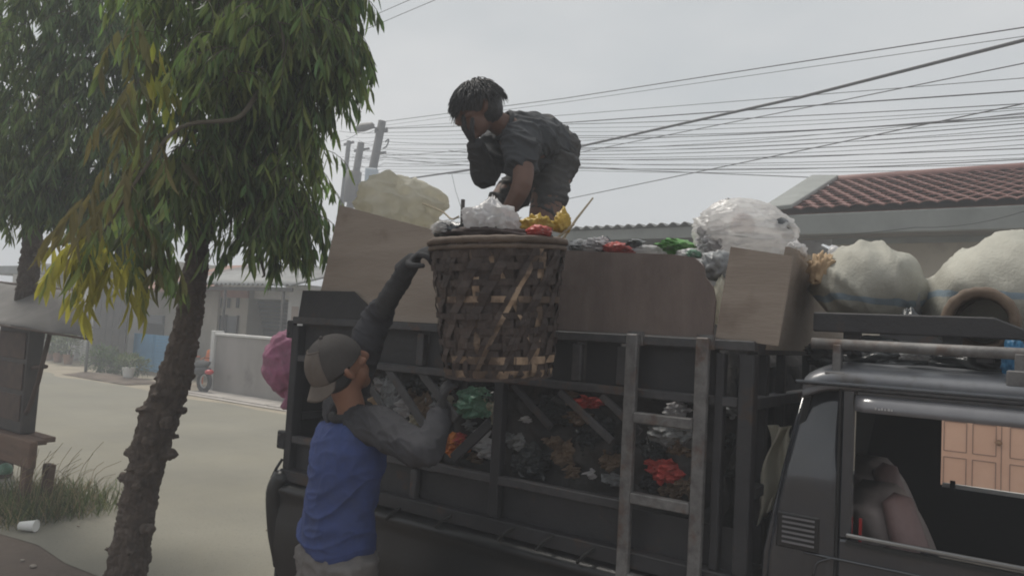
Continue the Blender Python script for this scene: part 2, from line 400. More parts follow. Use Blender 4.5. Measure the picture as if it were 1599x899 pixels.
MB().box((p0.x + .17, 8.585, S(450, 502, 8.6).z), (p0.x + .4, 8.6, S(450, 478, 8.6).z)).build('plaque', mat('faded plaque', (.42, .33, .28), .7), t)
MB().box((p0.x - .06, 8.54, p1.z), (p1.x + .31, 9.11, p1.z + .1)).build('cap', m_white, t, bevel=.02)

# house with the blue gate
q = 8.3
c0, c1 = S(190, 580, q), S(207, 470, q)
t = thing('gatehouse', 'pale house with brown tiled roof and white column beside blue gate', 'house', (c1.x + 1, q, 0))
MB().box((c0.x, q, 0), (c1.x - .05, q + .3, 2.75)).build('column', m_white, t, bevel=.02)
wx = S(300, 480, q + .8).x
wt = S(250, 452, q + .8).z
MB().box((c0.x + .2, q + .8, 0), (wx + 1.2, q + 5, wt)).build('wall', m_beige, t)
dz = S(240, 505, q + .78)
MB().box((dz.x - .5, q + .77, 0), (dz.x + .55, q + .81, dz.z)).build('doorway', m_dark, t)
MB().box((dz.x - .5, q + .74, dz.z), (dz.x + .55, q + .79, dz.z + .25)).build('fanlight', m_glass, t)
rz0, rz1 = wt - .1, S(250, 418, q + 2).z
MB().prism([(c0.x - .3, q + .2, rz0), (wx + 1.5, q + .2, rz0), (wx + .8, q + 2.4, rz1), (c0.x + .9, q + 2.4, rz1)], (0, 0, .1)).build('roof', m_tile0, t)
ge = thing('blue_gate', 'faded blue metal gate with slatted leaf and sheet leaf', 'gate', (c1.x + .8, q, 0))
gx0, gx1 = S(206, 560, q).x, S(266, 560, q).x
gz = S(235, 522, q).z; gm = (gx0 + gx1) / 2 + .05
for (xa, xb) in ((gx0, gm - .02), (gm + .02, gx1 + .5)):
    fr = MB(); 
    for xx in (xa, xb - .04): fr.box((xx, q + .01, .08), (xx + .04, q + .05, gz))
    for zz in (.08, gz - .04): fr.box((xa + .04, q + .015, zz), (xb - .04, q + .045, zz + .04))
    fr.build('leaf_frame', m_blue, ge)
n = 11
for i in range(n):
    zz = .14 + (gz - .26) * i / (n - 1)
    MB().box((gx0 + .045, q + .02, zz), (gm - .065, q + .035, zz + .115)).build('slat', m_blue, ge)
    MB().box((gm + .065, q + .02, zz), (gx1 + .455, q + .035, zz + .075)).build('slat', m_blue, ge)
# dark steel gate with a hedge before it
d0, d1 = S(146, 500, 8.0), S(192, 575, 8.0)
t = thing('steel_gate', 'dark steel sheet gate left of the white column, shrubs before it', 'gate', ((d0.x + d1.x) / 2, 8, 0))
for i in range(5):
    xa = d0.x + (d1.x - d0.x) * i / 5; xb = d0.x + (d1.x - d0.x) * (i + 1) / 5
    MB().box((xa + .01, 8.0, .1), (xb - .01, 8.03, 2.2)).build('panel', m_steel, t)
for zz in (.12, 1.1, 2.1): MB().box((d0.x - .02, 7.96, zz), (d1.x + .02, 8.0, zz + .06)).build('rail', m_steel, t)
# porch of the house at the far left
t = thing('far_porch', 'pale far porch with white columns and railing, beyond the stall', 'porch', (-24, 9.2, 0))
MB().box((-31, 10.6, 0), (-20.4, 14, 3.3)).build('wall', m_beige, t)
for px in (20, 62, 122):
    c = S(px, 540, 9.2); MB().box((c.x - .16, 9.05, 0), (c.x + .16, 9.35, 2.9)).build('column', m_white, t, bevel=.02)
c = S(122, 540, 9.0); MB().box((c.x + .1, 9.0, 0), (c.x + .75, 9.2, 2.6)).build('side_panel', m_white, t)
MB().box((-31, 8.6, 2.75), (-19.6, 11, 3.0)).build('porch_roof', m_zinc, t)
for px0, px1 in ((78, 108), (24, 58)):
    A, B = S(px0, 548, 10.55), S(px1, 530, 10.55)
    MB().box((A.x, 10.52, A.z), (B.x, 10.61, B.z + .4)).build('window', m_dark, t)
for i in range(16):
    x = -27 + i * .42; MB().tube([(x, 8.95, 0), (x, 8.95, .85)], .022, 6).build('baluster', m_white, t)
MB().box((-27.2, 8.9, .85), (-20.3, 9.0, .93)).build('handrail', m_white, t)
c = S(133, 586, 6.7)
t = thing('sign_post', 'thin grey post standing in the planting bed left of blue gate', 'post', (c.x, 6.7, 0))
MB().tube([(c.x, 6.7, 0), (c.x, 6.7, 1.75)], .035, 8).build('shaft', m_zinc, t, smooth=True)
MB().box((c.x - .06, 6.66, 1.4), (c.x + .06, 6.69, 1.72)).build('plate', m_steel, t)
# planting bed mound
bed = MB(); bx0, bx1 = S(105, 588, 6.5).x, S(232, 598, 6.9).x
bed.grid(lambda a, b: (bx0 + (bx1 - bx0) * a, 6.35 + .9 * b, .005 + .11 * sin(pi * a) ** .5 * sin(pi * b) ** .6 + .03 * noise.noise(Vector((a * 9, b * 4, 1)))), 40, 10)
o = solo('planting_bed', bed, m_ground, 'low mound of dark soil along far road edge', 'planting bed', kind='structure', recalc=False)

# leaf-made plants
def leaf_tri(mb, p, d, up, l, w, bend=.2):
    """A pointed leaf of four faces: from p along d, arching down."""
    s = d.cross(up)
    if s.length < 1e-3: s = d.orthogonal()
    s.normalize(); n = s.cross(d)
    a = p + d * l * .38 - n * bend * l * .05; b = p + d * l * .72 - n * bend * l * .2; t = p + d * l - n * bend * l * .45
    k = n * w * .18
    mb.add([p, a - s * w * .5 + k, a, a + s * w * .5 + k, b - s * w * .36 + k, b, b + s * w * .36 + k, t],
           [(0, 2, 1), (0, 3, 2), (1, 2, 5, 4), (2, 3, 6, 5), (4, 5, 7), (5, 6, 7)])
m_bush = mat('bush leaves', (.07, .11, .035), .6, island=.5, translucent=.3)
m_bush2 = mat('pale bush leaves', (.12, .15, .06), .6, island=.5, translucent=.3)
m_pot = mat('clay pot', (.27, .15, .1), .9, (.35, .22, .16), 5)
m_potw = mat('white pot', (.6, .6, .58), .6)
def bush(c, r, nleaf, ll, label, cat='shrub', m=m_bush, group=None, pot=None, name='shrub'):
    t = thing(name, label, cat, c, group=group)
    z0 = c[2]
    if pot:
        MB().tube([Vector(c), Vector(c) + Vector((0, 0, .28))], [.1, .15], 12).build('pot', pot, t, smooth=False); z0 += .26
    mb = MB()
    for i in range(nleaf):
        d = Vector((random.gauss(0, 1), random.gauss(0, 1), random.gauss(.3, 1))).normalized(); k = random.random() ** .4
        p = Vector((c[0] + d.x * r[0] * k, c[1] + d.y * r[1] * k, z0 + r[2] + d.z * r[2] * k))
        dd = (d + Vector((0, 0, .4)) + Vector((random.gauss(0, .4), random.gauss(0, .4), random.gauss(0, .4)))).normalized()
        leaf_tri(mb, p, dd, Vector((0, 0, 1)), ll * random.uniform(.7, 1.3), ll * .35, .5)
    mb.build('foliage', m, t, kind='stuff', recalc=False)
    st = MB()
    for i in range(4):
        st.tube([Vector((c[0], c[1], z0 - .02)), Vector((c[0] + random.uniform(-.6, .6) * r[0], c[1] + random.uniform(-.6, .6) * r[1], z0 + r[2] * 1.3))], [.015, .006], 5)
    st.build('stem', m_steel, t)
for px, py, v, rx, rz, lab in ((158, 578, 7.2, .6, .35, 'low dark shrub before the steel gate'), (180, 582, 7.3, .4, .25, 'low dark shrub at the foot of white column'),
                               (206, 588, 7.3, .3, .26, 'green shrub before the slatted leaf of blue gate')):
    c = S(px, py, v); bush((c.x, v, .02), (rx, .4, rz), 420, .14, lab)
c = S(203, 590, 6.9); bush((c.x, 6.85, .05), (.2, .2, .16), 90, .12, 'small plant in white pot at blue gate', 'potted plant', m_bush2, pot=m_potw, name='potted_plant')
for i, (px, v, lab) in enumerate(((62, 8.2, 'first potted plant on far porch, left of the others'), (76, 8.3, 'second potted plant on far porch from the left'), (90, 8.1, 'third potted plant on far porch from the left'), (106, 8.0, 'wide pale potted plant below the far porch column'))):
    c = S(px, 565, v); bush((c.x, v, 0), (.32 + .15 * (i == 3), .3, .3), 160, .16, lab, 'potted plant', m_bush2 if i % 2 else m_bush, pot=m_pot, name='potted_plant', group='potted plants on far porch')

# orange chair and red scooter behind the trunk
m_or = mat('orange plastic', (.55, .14, .03), .45, spec=.5)
c = S(312, 601, 7.9)
t = thing('plastic_chair', 'orange plastic chair in the yard beside concrete wall', 'chair', (c.x, 7.9, 0))
cx = c.x
MB().box((cx - .22, 7.7, .42), (cx + .22, 8.1, .45)).build('seat', m_or, t, bevel=.01)
for sx in (-1, 1):
    for sy in (-1, 1): MB().bar((cx + sx * .22, 7.9 + sy * .2, 0), (cx + sx * .18, 7.9 + sy * .17, .43), .04, .04).build('leg', m_or, t)
    MB().tube(catmull([(cx + sx * .22, 7.72, .43), (cx + sx * .24, 7.74, .64), (cx + sx * .24, 8.0, .66)], 4), .018, 6).build('arm', m_or, t, smooth=True)
bk = MB(); bk.grid(lambda a, b: (cx - .21 + .42 * a, 8.08 + .08 * b + .05 * (1 - (2 * a - 1) ** 2), .45 + .42 * b - .05 * (2 * a - 1) ** 2 * b), 8, 4, (0, .015, 0)); bk.build('backrest', m_or, t, smooth=True)
m_rub = mat('black rubber', (.02, .02, .02), .8); m_red = mat('red plastic', (.5, .03, .03), .35, spec=.5); m_chr = mat('dull chrome', (.5, .5, .5), .3, metal=.9)
c = S(292, 613, 6.95); cx = c.x
t = thing('scooter', 'parked scooter with red tail, half hidden by the trunk', 'scooter', (cx, 6.95, 0))
for dx in (-.62, .62):
    w = MB().torus((cx + dx, 6.95, .25), .2, .05, (0, 1, 0), 24, 8).build('wheel', m_rub, t, smooth=True)
    MB().torus((cx + dx, 6.95, .25), .14, .015, (0, 1, 0), 20, 6).build('rim', m_chr, w, smooth=True)
MB().limb([(cx - .7, 6.95, .45), (cx - .2, 6.95, .36), (cx + .3, 6.95, .46), (cx + .78, 6.95, .5)], [(.06, .05), (.12, .1), (.13, .12), (.05, .05)]).build('body', mat('dark scooter paint', (.03, .03, .035), .3), t, smooth=True)
MB().limb([(cx - .05, 6.95, .56), (cx + .35, 6.95, .6), (cx + .72, 6.95, .62)], [(.07, .04), (.12, .05), (.08, .04)]).build('seat', m_rub, t, smooth=True)
MB().ball((cx + .78, 6.95, .46), (.09, .1, .06), 2).build('tail_lamp', m_red, t, smooth=True)
MB().ball((cx - .45, 6.95, .62), (.08, .16, .2), 2).build('leg_shield', m_red, t, smooth=True)
MB().tube([(cx - .5, 6.95, .4), (cx - .42, 6.95, .85)], .025, 8).build('fork', m_chr, t)
MB().tube([(cx - .4, 6.68, .9), (cx - .43, 6.95, .86), (cx - .4, 7.22, .9)], .015, 6).build('handlebar', m_rub, t)

# ------------------------------------------------------------------ houses across the road, behind the truck
m_tile = mat('red clay tile', (.165, .078, .066), .65, (.215, .108, .092), 4, 6, bump=.12, bscale=30, col3=(.16, .07, .055), scale3=2, lo3=.55, hi3=.8)
m_fascia = mat('grey green painted fascia', (.2, .21, .2), .8, (.26, .27, .26), 2, 6)
m_soffit = mat('grey shade boards', (.17, .165, .16), .85, (.22, .21, .2), 3, 6)
m_plast = mat('cream plaster', (.33, .29, .235), .9, (.39, .35, .29), 1.5, 7, col3=(.26, .23, .19), scale3=1.2)
m_door = mat('tan painted door', (.70, .40, .27), .5, (.76, .46, .32), 3, 5)
m_line = mat('door groove', (.3, .16, .11), .7)
EV, RV, WV = 7.1, 9.6, 7.5
ez = S(1430, 323, EV).z; rz = S(1480, 275, RV).z; ex0 = S(1225, 330, EV).x; ex1 = 6.0
t = thing('red_roof_house', 'low cream house with red clay tile roof, behind the cab', 'house', (2.2, WV, 0))
MB().box((ex0 + .5, WV, 0), (ex1, WV + 5, ez)).build('wall', m_plast, t)
rf = MB().prism([(ex0 - .2, EV, ez - .03), (ex1, EV, ez - .03), (ex1, RV, rz - .03), (ex0 - .2, RV, rz - .03)], (0, 0, -.06)).build('roof', m_tile0, t)
slope = Vector((0, RV - EV, rz - ez)); sl_len = slope.length; sd = slope.normalized(); sn = Vector((1, 0, 0)).cross(sd)
tw_, th_ = .185, .225
tm = MB()
tm.grid(lambda a, b: Vector(((a - .5) * tw_ * 1.06, 0, 0)) + sd * (b * th_ * 1.25) + sn * (.035 * (1 - b) + .018 * sin(a * pi) + .01 - .035 * (abs(a - .5) * 2) ** 2 * (1 - b) * .4), 6, 1, sn * -.016)
tmesh = tm.mesh('tile'); tmesh.materials.append(m_tile)
nrow = int(sl_len / th_); k = 0
for r in range(nrow + 1):
    x = ex0 + .12 + (tw_ / 2 if r % 2 else 0)
    while x < 2.95:
        o = bpy.data.objects.new('tile', tmesh); C.objects.link(o); o.parent = rf
        o.location = AUTH[t.name] @ (Vector((x, EV - .05, ez)) + sd * (r * th_) + sn * random.uniform(0, .008)); o.rotation_euler = (0, random.uniform(-.02, .02), random.uniform(-.02, .02)); x += tw_
MB().limb([(ex0, RV, rz + .03), (2, RV, rz + .03), (ex1, RV, rz + .03)], [.09, .09, .09], 10).build('ridge', m_tile, rf, smooth=True)
MB().prism([(ex0 - .28, EV - .1, ez + .0), (ex0 + .12, EV - .1, ez + .03), (ex0 + .12, RV, rz + .07), (ex0 - .28, RV, rz + .1)], (0, 0, .06)).build('verge_board', m_fascia, t, bevel=.01)
MB().box((ex0 - .2, EV - .08, ez - .3), (ex1, EV - .03, ez - .045)).build('fascia', m_fascia, t, bevel=.01)
MB().box((ex0 - .2, EV - .02, ez - .3), (ex1, WV, ez - .26)).build('soffit', m_soffit, t)
bz1 = S(1430, 338, WV - .05).z; bz0 = S(1430, 366, WV - .05).z
for i in range(9):
    xa = ex0 + .55 + i * .72; MB().box((xa, WV - .04, bz0), (xa + .66, WV + .01, min(bz1, ez - .31))).build('vent_panel', m_soffit, t, bevel=.006)
    if i: MB().box((xa - .055, WV - .06, bz0 - .06), (xa - .005, WV, ez - .31)).build('mullion', m_fascia, t)
MB().box((ex0 + .5, WV - .05, bz0 - .1), (ex1, WV - .002, bz0 - .03)).build('ledge', m_fascia, t)
# tan double door seen through the cab
kn = S(1560, 690, WV)
dx0, dx1 = S(1462, 690, WV).x, S(1462, 690, WV).x + 1.55
dr = MB().box((dx0, WV - .05, .02), (dx1, WV - .005, 2.15)).build('double_door', m_door, t)
def groove(x0, x1, z0, z1):
    g = MB()
    for (a, b) in (((x0, z0), (x1, z0)), ((x0, z1), (x1, z1)), ((x0, z0), (x0, z1)), ((x1, z0), (x1, z1))):
        g.bar((a[0], WV - .054, a[1]), (b[0], WV - .054, b[1]), .012, .008)
    g.build('door_panel', m_line, dr)
mid = kn.x + .025
for xx in (mid - .55, mid - .27, mid + .08, mid + .36):
    for z0, z1 in ((.12, .55), (.62, .95), (1.05, 2.0)): groove(xx, xx + .22, z0, z1)
MB().bar((mid, WV - .054, .05), (mid, WV - .054, 2.1), .01, .008, (1, 0, 0)).build('door_gap', m_line, dr)
MB().ball((kn.x, WV - .09, kn.z), .035, 2).build('door_knob', mat('brass knob', (.3, .16, .07), .4, metal=.6), dr, smooth=True)

# long low shed with corrugated roof, between bending man and the white bag
SV = 8.2
A, B = S(880, 358, SV), S(1215, 343, SV)
sz = (A.z + B.z) / 2
t = thing('low_shed', 'long low shed with grey corrugated roof behind the trash heap', 'shed', ((A.x + B.x) / 2, SV, 0))
corrugated(MB(), (A.x - 4, SV, sz), (ex0 - .3, SV, sz), (A.x - 4, SV + 4, sz + .16), 40, .028).build('roof_sheet', m_zinc, t, smooth=True)
MB().box((A.x - 4, SV + .06, sz - .2), (ex0 - .3, SV + .11, sz - .035)).build('fascia', m_fascia, t)
MB().box((A.x - 4, SV + .7, 0), (ex0 - .3, SV + 4, sz - .07)).build('wall', mat('shed wall', (.13, .125, .12), .9, (.18, .17, .16), 2, 6), t)

# ------------------------------------------------------------------ poles and overhead cables
m_pole = mat('weathered pole concrete', (.035, .035, .036), .9, (.06, .058, .056), 3, 6)
m_wire = mat('black cable', (.03, .03, .03), .6)
m_box = mat('pale blue grey box', (.32, .38, .43), .5, (.38, .44, .5), 3)
def pole(top, bot, d, r, label):
    A, B = P(*bot, d), P(*top, d); B0 = A + (B - A) * ((0 - A.z) / (B.z - A.z)); B0.z = 0
    t = thing('utility_pole', label, 'utility pole', B0, 'W', 'utility poles')
    MB().tube([B0, B0.lerp(B, .5), B], [r * 1.25, r * 1.1, r * .9], 14).build('shaft', m_pole, t, smooth=True)
    return t, B0, B
t, A, B = pole((597, 189), (575, 300), 27, .16, 'tallest leaning utility pole with street lamp and pale meter box')
MB().bar(P(585, 206, 27), P(605, 204, 27), .1, .1).build('crossarm', m_steel, t)
MB().bar(P(586, 240, 26.9), P(603, 238, 26.9), .08, .08).build('crossarm', m_steel, t)
for px in (587, 591, 600, 604): MB().tube([P(px, 205, 26.9), P(px, 199, 26.9)], [.05, .03], 8).build('insulator', m_pole, t)
MB().limb([P(557, 202, 26.6), P(567, 199, 26.6), P(582, 196, 26.6)], [(.14, .1), (.2, .14), (.16, .1)]).build('lamp_head', m_steel, t, smooth=True)
MB().tube([P(582, 198, 26.7), P(594, 204, 27)], .04, 6).build('lamp_arm', m_steel, t)
b = P(580, 278, 26.7); MB().box(b - Vector((.22, .15, .34)), b + Vector((.22, .15, .34))).build('meter_box', m_box, t, bevel=.03)
MB().tube(catmull([P(601, 222, 26.7), P(607, 218, 26.7), P(604, 228, 26.7), P(598, 232, 26.7)], 5), .025, 6).build('cable_loop', m_wire, t, smooth=True)
t, A, B = pole((545, 220), (535, 310), 30, .1, 'thin dark utility pole at the edge of the tree crown')
MB().bar(P(537, 226, 30), P(553, 222, 30), .08, .08).build('crossarm', m_steel, t)
t, A, B = pole((564, 223), (549, 310), 29, .15, 'middle utility pole carrying a dark transformer')
MB().tube([P(548, 316, 28.6), P(553, 268, 28.6)], [.3, .3], 14).build('transformer', m_steel, t, smooth=True)
MB().bar(P(553, 236, 29), P(577, 232, 29), .08, .08).build('crossarm', m_steel, t)
MB().bar(P(540, 296, 28.5), P(572, 292, 28.5), .08, .1).build('platform', m_steel, t)
def cable(pts, r, label, group='overhead cables', sag=0.0):
    """pts: (px, py, distance) through which the cable runs; straight spans with a sag."""
    W = [P(*p) for p in pts]; path = []
    for i in range(len(W) - 1):
        for k in range(10):
            u = k / 10; q_ = W[i].lerp(W[i + 1], u); q_.z -= sag * 4 * u * (1 - u); path.append(q_)
    path.append(W[-1])
    solo('cable', MB().tube(path, r, 6), m_wire, label, 'cable', 'W', group, smooth=True)
far = 27
cable([(600, 190, far), (880, 154, 20), (1599, 43, 12), (1750, 18, 11)], .011, 'topmost thin cable crossing the sky from the pole top')
cable([(600, 196, far), (880, 160, 20), (1599, 57, 12), (1750, 34, 11)], .006, 'very faint cable just under the topmost one')
cable([(610, 283, far), (735, 265, 24), (896, 231, 20), (1250, 152, 14), (1599, 63, 11), (1750, 24, 10)], .03, 'thick bundled cable rising from behind bending man')
cable([(700, 272, 24), (896, 240, 20), (1300, 160, 14), (1599, 99, 11), (1750, 66, 10)], .009, 'thin cable just below the thick bundled cable')
cable([(600, 200, far), (880, 180, 20), (1599, 122, 13), (1750, 110, 12)], .007, 'thin cable between the thick rising one and the crowded bundle')
cable([(600, 201, far), (880, 192, 20), (1599, 142, 13), (1750, 130, 12)], .013, 'dark straight cable forming the top of the crowded bundle')
cable([(690, 345, 24), (880, 312, 20), (1300, 225, 14), (1599, 162, 11), (1750, 130, 10)], .01, 'thin cable cutting diagonally across the crowded bundle')
cable([(700, 235, 24), (896, 262, 20), (1388, 282, 14), (1599, 287, 12)], .009, 'lowest cable dropping towards the red tile roof')
bundle = [(205, 194, 162), (210, 200, 168), (214, 206, 171), (219, 215, 178), (224, 220, 184), (229, 226, 188), (231, 231, 193), (236, 234, 200), (239, 238, 206), (244, 242, 212), (247, 246, 218), (252, 248, 226), (258, 250, 232), (262, 256, 241), (238, 254, 247), (243, 260, 249), (247, 263, 256), (266, 266, 262), (241, 212, 182), (254, 233, 176)]
ORD = 'first second third fourth fifth sixth seventh eighth ninth tenth eleventh twelfth thirteenth fourteenth fifteenth sixteenth seventeenth eighteenth nineteenth twentieth'.split()
for i, (l, m_, r_) in enumerate(bundle):
    dd = 27 + (i % 3) * .3
    cable([(530 + (i % 4) * 10, l + (i % 3) * 3, dd + 3), (600, l + 2, dd), (890, m_, 20.5 + (i % 4) * .3), (1599, r_, 13 + (i % 3) * .3), (1760, r_ - 6, 12 + (i % 3) * .3)], .006 + .003 * (i % 3 == 0), 'thin cable, %s from top of the crowded bundle at right edge' % ORD[sorted(b_[2] for b_ in bundle).index(r_)], sag=.05 + .03 * (i % 4))
cable([(562, 34, 22), (640, 0, 18), (760, -55, 14)], .009, 'upper of two cables leaving the frame beside the tree top')
cable([(562, 50, 22), (680, 0, 18), (790, -50, 14)], .009, 'lower of two cables leaving the frame beside the tree top')
cable([(705, 270, 24), (712, 300, 24), (727, 345, 24)], .008, 'short drop wire hanging left of the bending man')
cable([(520, 222, 30), (560, 207, 28), (590, 200, 27)], .01, 'short cable between street lamp and tree crown', sag=.1)
cable([(1100, 372, 9), (1430, 355, 8.2), (1599, 330, 7.4), (1700, 318, 7)], .004, 'pale thin line in front of the red roof house', sag=.05)
# ================================================================== TRUCK
m_rail = mat('worn steel rail', (.042, .042, .047), .6, (.07, .068, .072), 5, 6, bump=.12, bscale=60, col3=(.11, .055, .03), scale3=9, lo3=.55, hi3=.7, spec=.5, grime=.7, gscale=19, gcol=(.03, .028, .028))
m_ladder = mat('ladder steel', (.13, .127, .127), .55, (.19, .184, .178), 6, 6, bump=.12, bscale=60, col3=(.11, .062, .04), scale3=9, lo3=.54, hi3=.7, grime=.7, gscale=23, gcol=(.045, .04, .04))
m_sheet = mat('dark sheet steel', (.018, .018, .021), .6, (.034, .033, .036), 3, 7, bump=.2, bscale=30, col3=(.06, .035, .022), scale3=6, lo3=.6, hi3=.75)  # near-black steel with random rust-brown patches
m_bed = mat('scratched black paint', (.009, .009, .010), .35, (.014, .014, .015), 3, 7, bump=.05, bscale=40, col3=(.035, .033, .033), scale3=5, lo3=.62, hi3=.85, spec=.5)
m_ply = mat('weathered plywood', (.25, .205, .168), .85, (.325, .272, .228), 3, 7, bump=.25, bscale=26, stretch=(.5, 1, 3), col3=(.12, .08, .06), scale3=2.4, lo3=.55, hi3=.8)
m_ply2 = mat('dark stained plywood', (.125, .096, .086), .85, (.175, .138, .122), 3, 7, bump=.25, bscale=26, stretch=(3, 1, .6), col3=(.07, .05, .042), scale3=2.2, lo3=.5, hi3=.8)
m_cab = mat('black cab paint', (.026, .030, .038), .1, (.034, .038, .047), 4, 6, bump=.012, bscale=20, col3=(.07, .065, .06), scale3=3, lo3=.6, hi3=.9, coat=.8, spec=.5, grime=.35, gscale=5, gcol=(.05, .045, .04))
m_roofp = mat('grey roof paint', (.16, .165, .18), .3, (.21, .215, .23), 4, 6, bump=.02, bscale=20, col3=(.1, .09, .08), scale3=7, lo3=.6, hi3=.8, spec=.5)
m_visor = mat('smoked visor plastic', (.13, .13, .14), .22, (.17, .17, .18), 6, 6, spec=.6, coat=.3)
m_trim = mat('dull bright trim', (.3, .3, .3), .35, metal=.8)
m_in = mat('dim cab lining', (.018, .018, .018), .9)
m_leather = mat('worn maroon leather', (.2, .13, .125), .45, (.26, .17, .16), 6, 7, bump=.25, bscale=18, spec=.4)
m_leather2 = mat('worn grey leather', (.30, .25, .24), .45, (.36, .30, .285), 6, 7, bump=.25, bscale=18, spec=.4)

X0, X1, BW = -1.36, .985, 1.55
T = thing('garbage_truck', 'dark pickup truck with steel cage bed full of trash', 'truck', (.3, .78, 0))
def part(name, mb, m, parent=T, **k): return mb.build(name, m, parent, **k)
def B(lo, hi): return MB().box(lo, hi)
bev = dict(bevel=.004)
# near side of the cage
part('top_rail', B((X0, 0, 1.692), (X1, .05, 1.727)), m_rail, **bev)
part('mid_rail', B((X0 + .05, .006, 1.503), (X1 - .05, .044, 1.535)), m_rail, **bev)
part('low_rail', B((X0 + .05, .006, 1.095), (.52, .044, 1.13)), m_rail, **bev)
part('bottom_rail', B((X0, -.012, .905), (X1, .05, .962)), m_sheet, **bev)
part('corner_post', B((X0, .002, .962), (X0 + .05, .06, 1.682)), m_sheet, **bev)
part('corner_post', B((X1 - .05, .002, .962), (X1, .06, 1.682)), m_sheet, **bev)
for x in (-.49, .31, .5):
    part('upright', B((x - .02, .01, 1.54), (x + .02, .04, 1.682)), m_rail, **bev)
part('upright', B((-.065, .004, .962), (-.02, .046, 1.682)), m_sheet, **bev)
part('upright', B((.855, .004, .962), (.885, .046, 1.682)), m_sheet, **bev)
part('upright', B((-.5, .01, .962), (-.465, .04, 1.085)), m_rail, **bev)
part('upright', B((-.97, .01, .962), (-.935, .04, 1.498)), m_sheet, **bev)
for (x0, x1) in ((-1.31, -.51), (-.47, -.065), (-.02, .29), (.33, .48), (.52, .855)):
    part('upper_panel', B((x0 + .004, .047, 1.53), (x1 - .004, .055, 1.70)), m_sheet)
for (x0, x1) in ((-1.31, -.51), (-.46, -.07), (-.015, .5), (.52, .93)):
    part('lower_panel', B((x0, .047, .94), (x1, .055, 1.10)), m_sheet)
def strap(p, q, w=.035, m=m_rail):
    a, b = S(*p, .02), S(*q, .02); a.y = b.y = .024
    part('brace', MB().bar(a, b, .014, w, (0, 0, 1)), m, **bev)
strap((566, 585), (606, 650)); strap((604, 574), (664, 668), .042); strap((655, 578), (712, 655), .042)
strap((765, 660), (706, 716), .045, m_sheet); strap((872, 610), (956, 690), .03); strap((938, 617), (1000, 676), .03); strap((800, 600), (860, 668), .03, m_sheet)
# plate over the rail at the rear, boards slotted above the rail
Q = lambda x, y, v: (S(x, y, v).x, v, S(x, y, v).z)
part('rear_plate', MB().prism([(X0 + .03, .012, 1.727), (-.72, .012, 1.727), (-.94, .012, 1.862), (X0 + .05, .012, 1.862)], (0, .008, 0)), m_sheet)
v = .03
part('side_board', MB().prism([(-1.25, v, 1.73), (-1.19, v, 1.88), Q(530, 320, v), Q(600, 339, v), Q(690, 362, v), (-.09, v, 2.06), (-.07, v, 1.73)], (0, .014, 0)), m_ply, label='tall weathered plywood board at the rear')
part('side_board', MB().prism([(-.06, v, 1.73), (-.05, v, 2.05), Q(885, 391, v), Q(960, 394, v), Q(1050, 397, v), Q(1084, 402, v), Q(1098, 415, v), Q(1101, 432, v), Q(1113, 448, v), Q(1117, 470, v), Q(1112, 527, v)], (0, .014, 0)), m_ply2, label='dark stained board with a broken corner')
part('side_board', MB().prism([Q(1117, 527, .02), Q(1126, 470, .02), Q(1141, 385, .02), Q(1238, 400, .02), Q(1215, 540, .02)], (0, .014, 0)), m_ply, label='pale upright board beside the corner post')
part('front_board', MB().prism([(1.0, .12, 1.70), (1.0, 1.35, 1.70), (1.03, 1.3, 1.98), (1.04, .95, 1.93), (1.05, .5, 2.06), (1.06, .1, 2.05)], (-.014, 0, 0)), m_ply, label='board across the front of the bed')
# front, rear and far side of the cage
for z0, z1 in ((1.682, 1.727), (1.498, 1.54), (1.2, 1.24), (.905, .962)):
    part('front_rail', B((X1 - .045, .062, z0), (X1 - .003, BW - .05, z1)), m_rail, **bev)
    part('rear_rail', B((X0 + .003, .062, z0), (X0 + .045, BW - .05, z1)), m_sheet, **bev)
    part('far_rail', B((X0, BW - .05, z0), (X1, BW, z1)), m_sheet, **bev)
for y in (.2, .42, .8, 1.18):
    part('front_upright', B((X1 - .04, y - .018, .962), (X1 - .008, y + .018, 1.682)), m_sheet, **bev)
part('tailgate', B((X0 + .01, .06, .95), (X0 + .002 + .006, BW - .05, 1.69)), m_sheet)
part('far_panel', B((X0, BW - .04, .95), (X1, BW - .03, 1.69)), m_sheet)
part('far_board', B((X0, BW - .045, 1.73), (X1, BW - .03, 2.02)), m_ply2)
part('floor', B((X0, .05, .88), (X1, BW, .905)), m_sheet)
# hinge brackets, rod, hooks on the rear edge and along the bed
for px, py in ((457, 514), (442, 686)):
    c = S(px, py, .01); br = part('hinge_bracket', B((c.x - .035, -.004, c.z - .045), (X0 + .01, .03, c.z + .045)), m_sheet, bevel=.006)
    for dz in (-.022, .022): MB().ball((c.x - .012, -.006, c.z + dz), .007, 1).build('bolt', m_rail, br)
part('latch_rod', MB().tube([Q(441, 716, .0), Q(432, 730, -.02), Q(424, 746, -.03)], .007, 6), m_sheet)
for px, py in ((612, 806), (690, 818), (788, 838), (848, 852), (912, 872)):
    c = S(px, py, -.03); part('rope_hook', MB().tube(catmull([(c.x + .03, -.012, c.z + .04), (c.x + .01, -.045, c.z + .02), (c.x - .02, -.045, c.z - .015)], 3), .007, 6), m_rub)
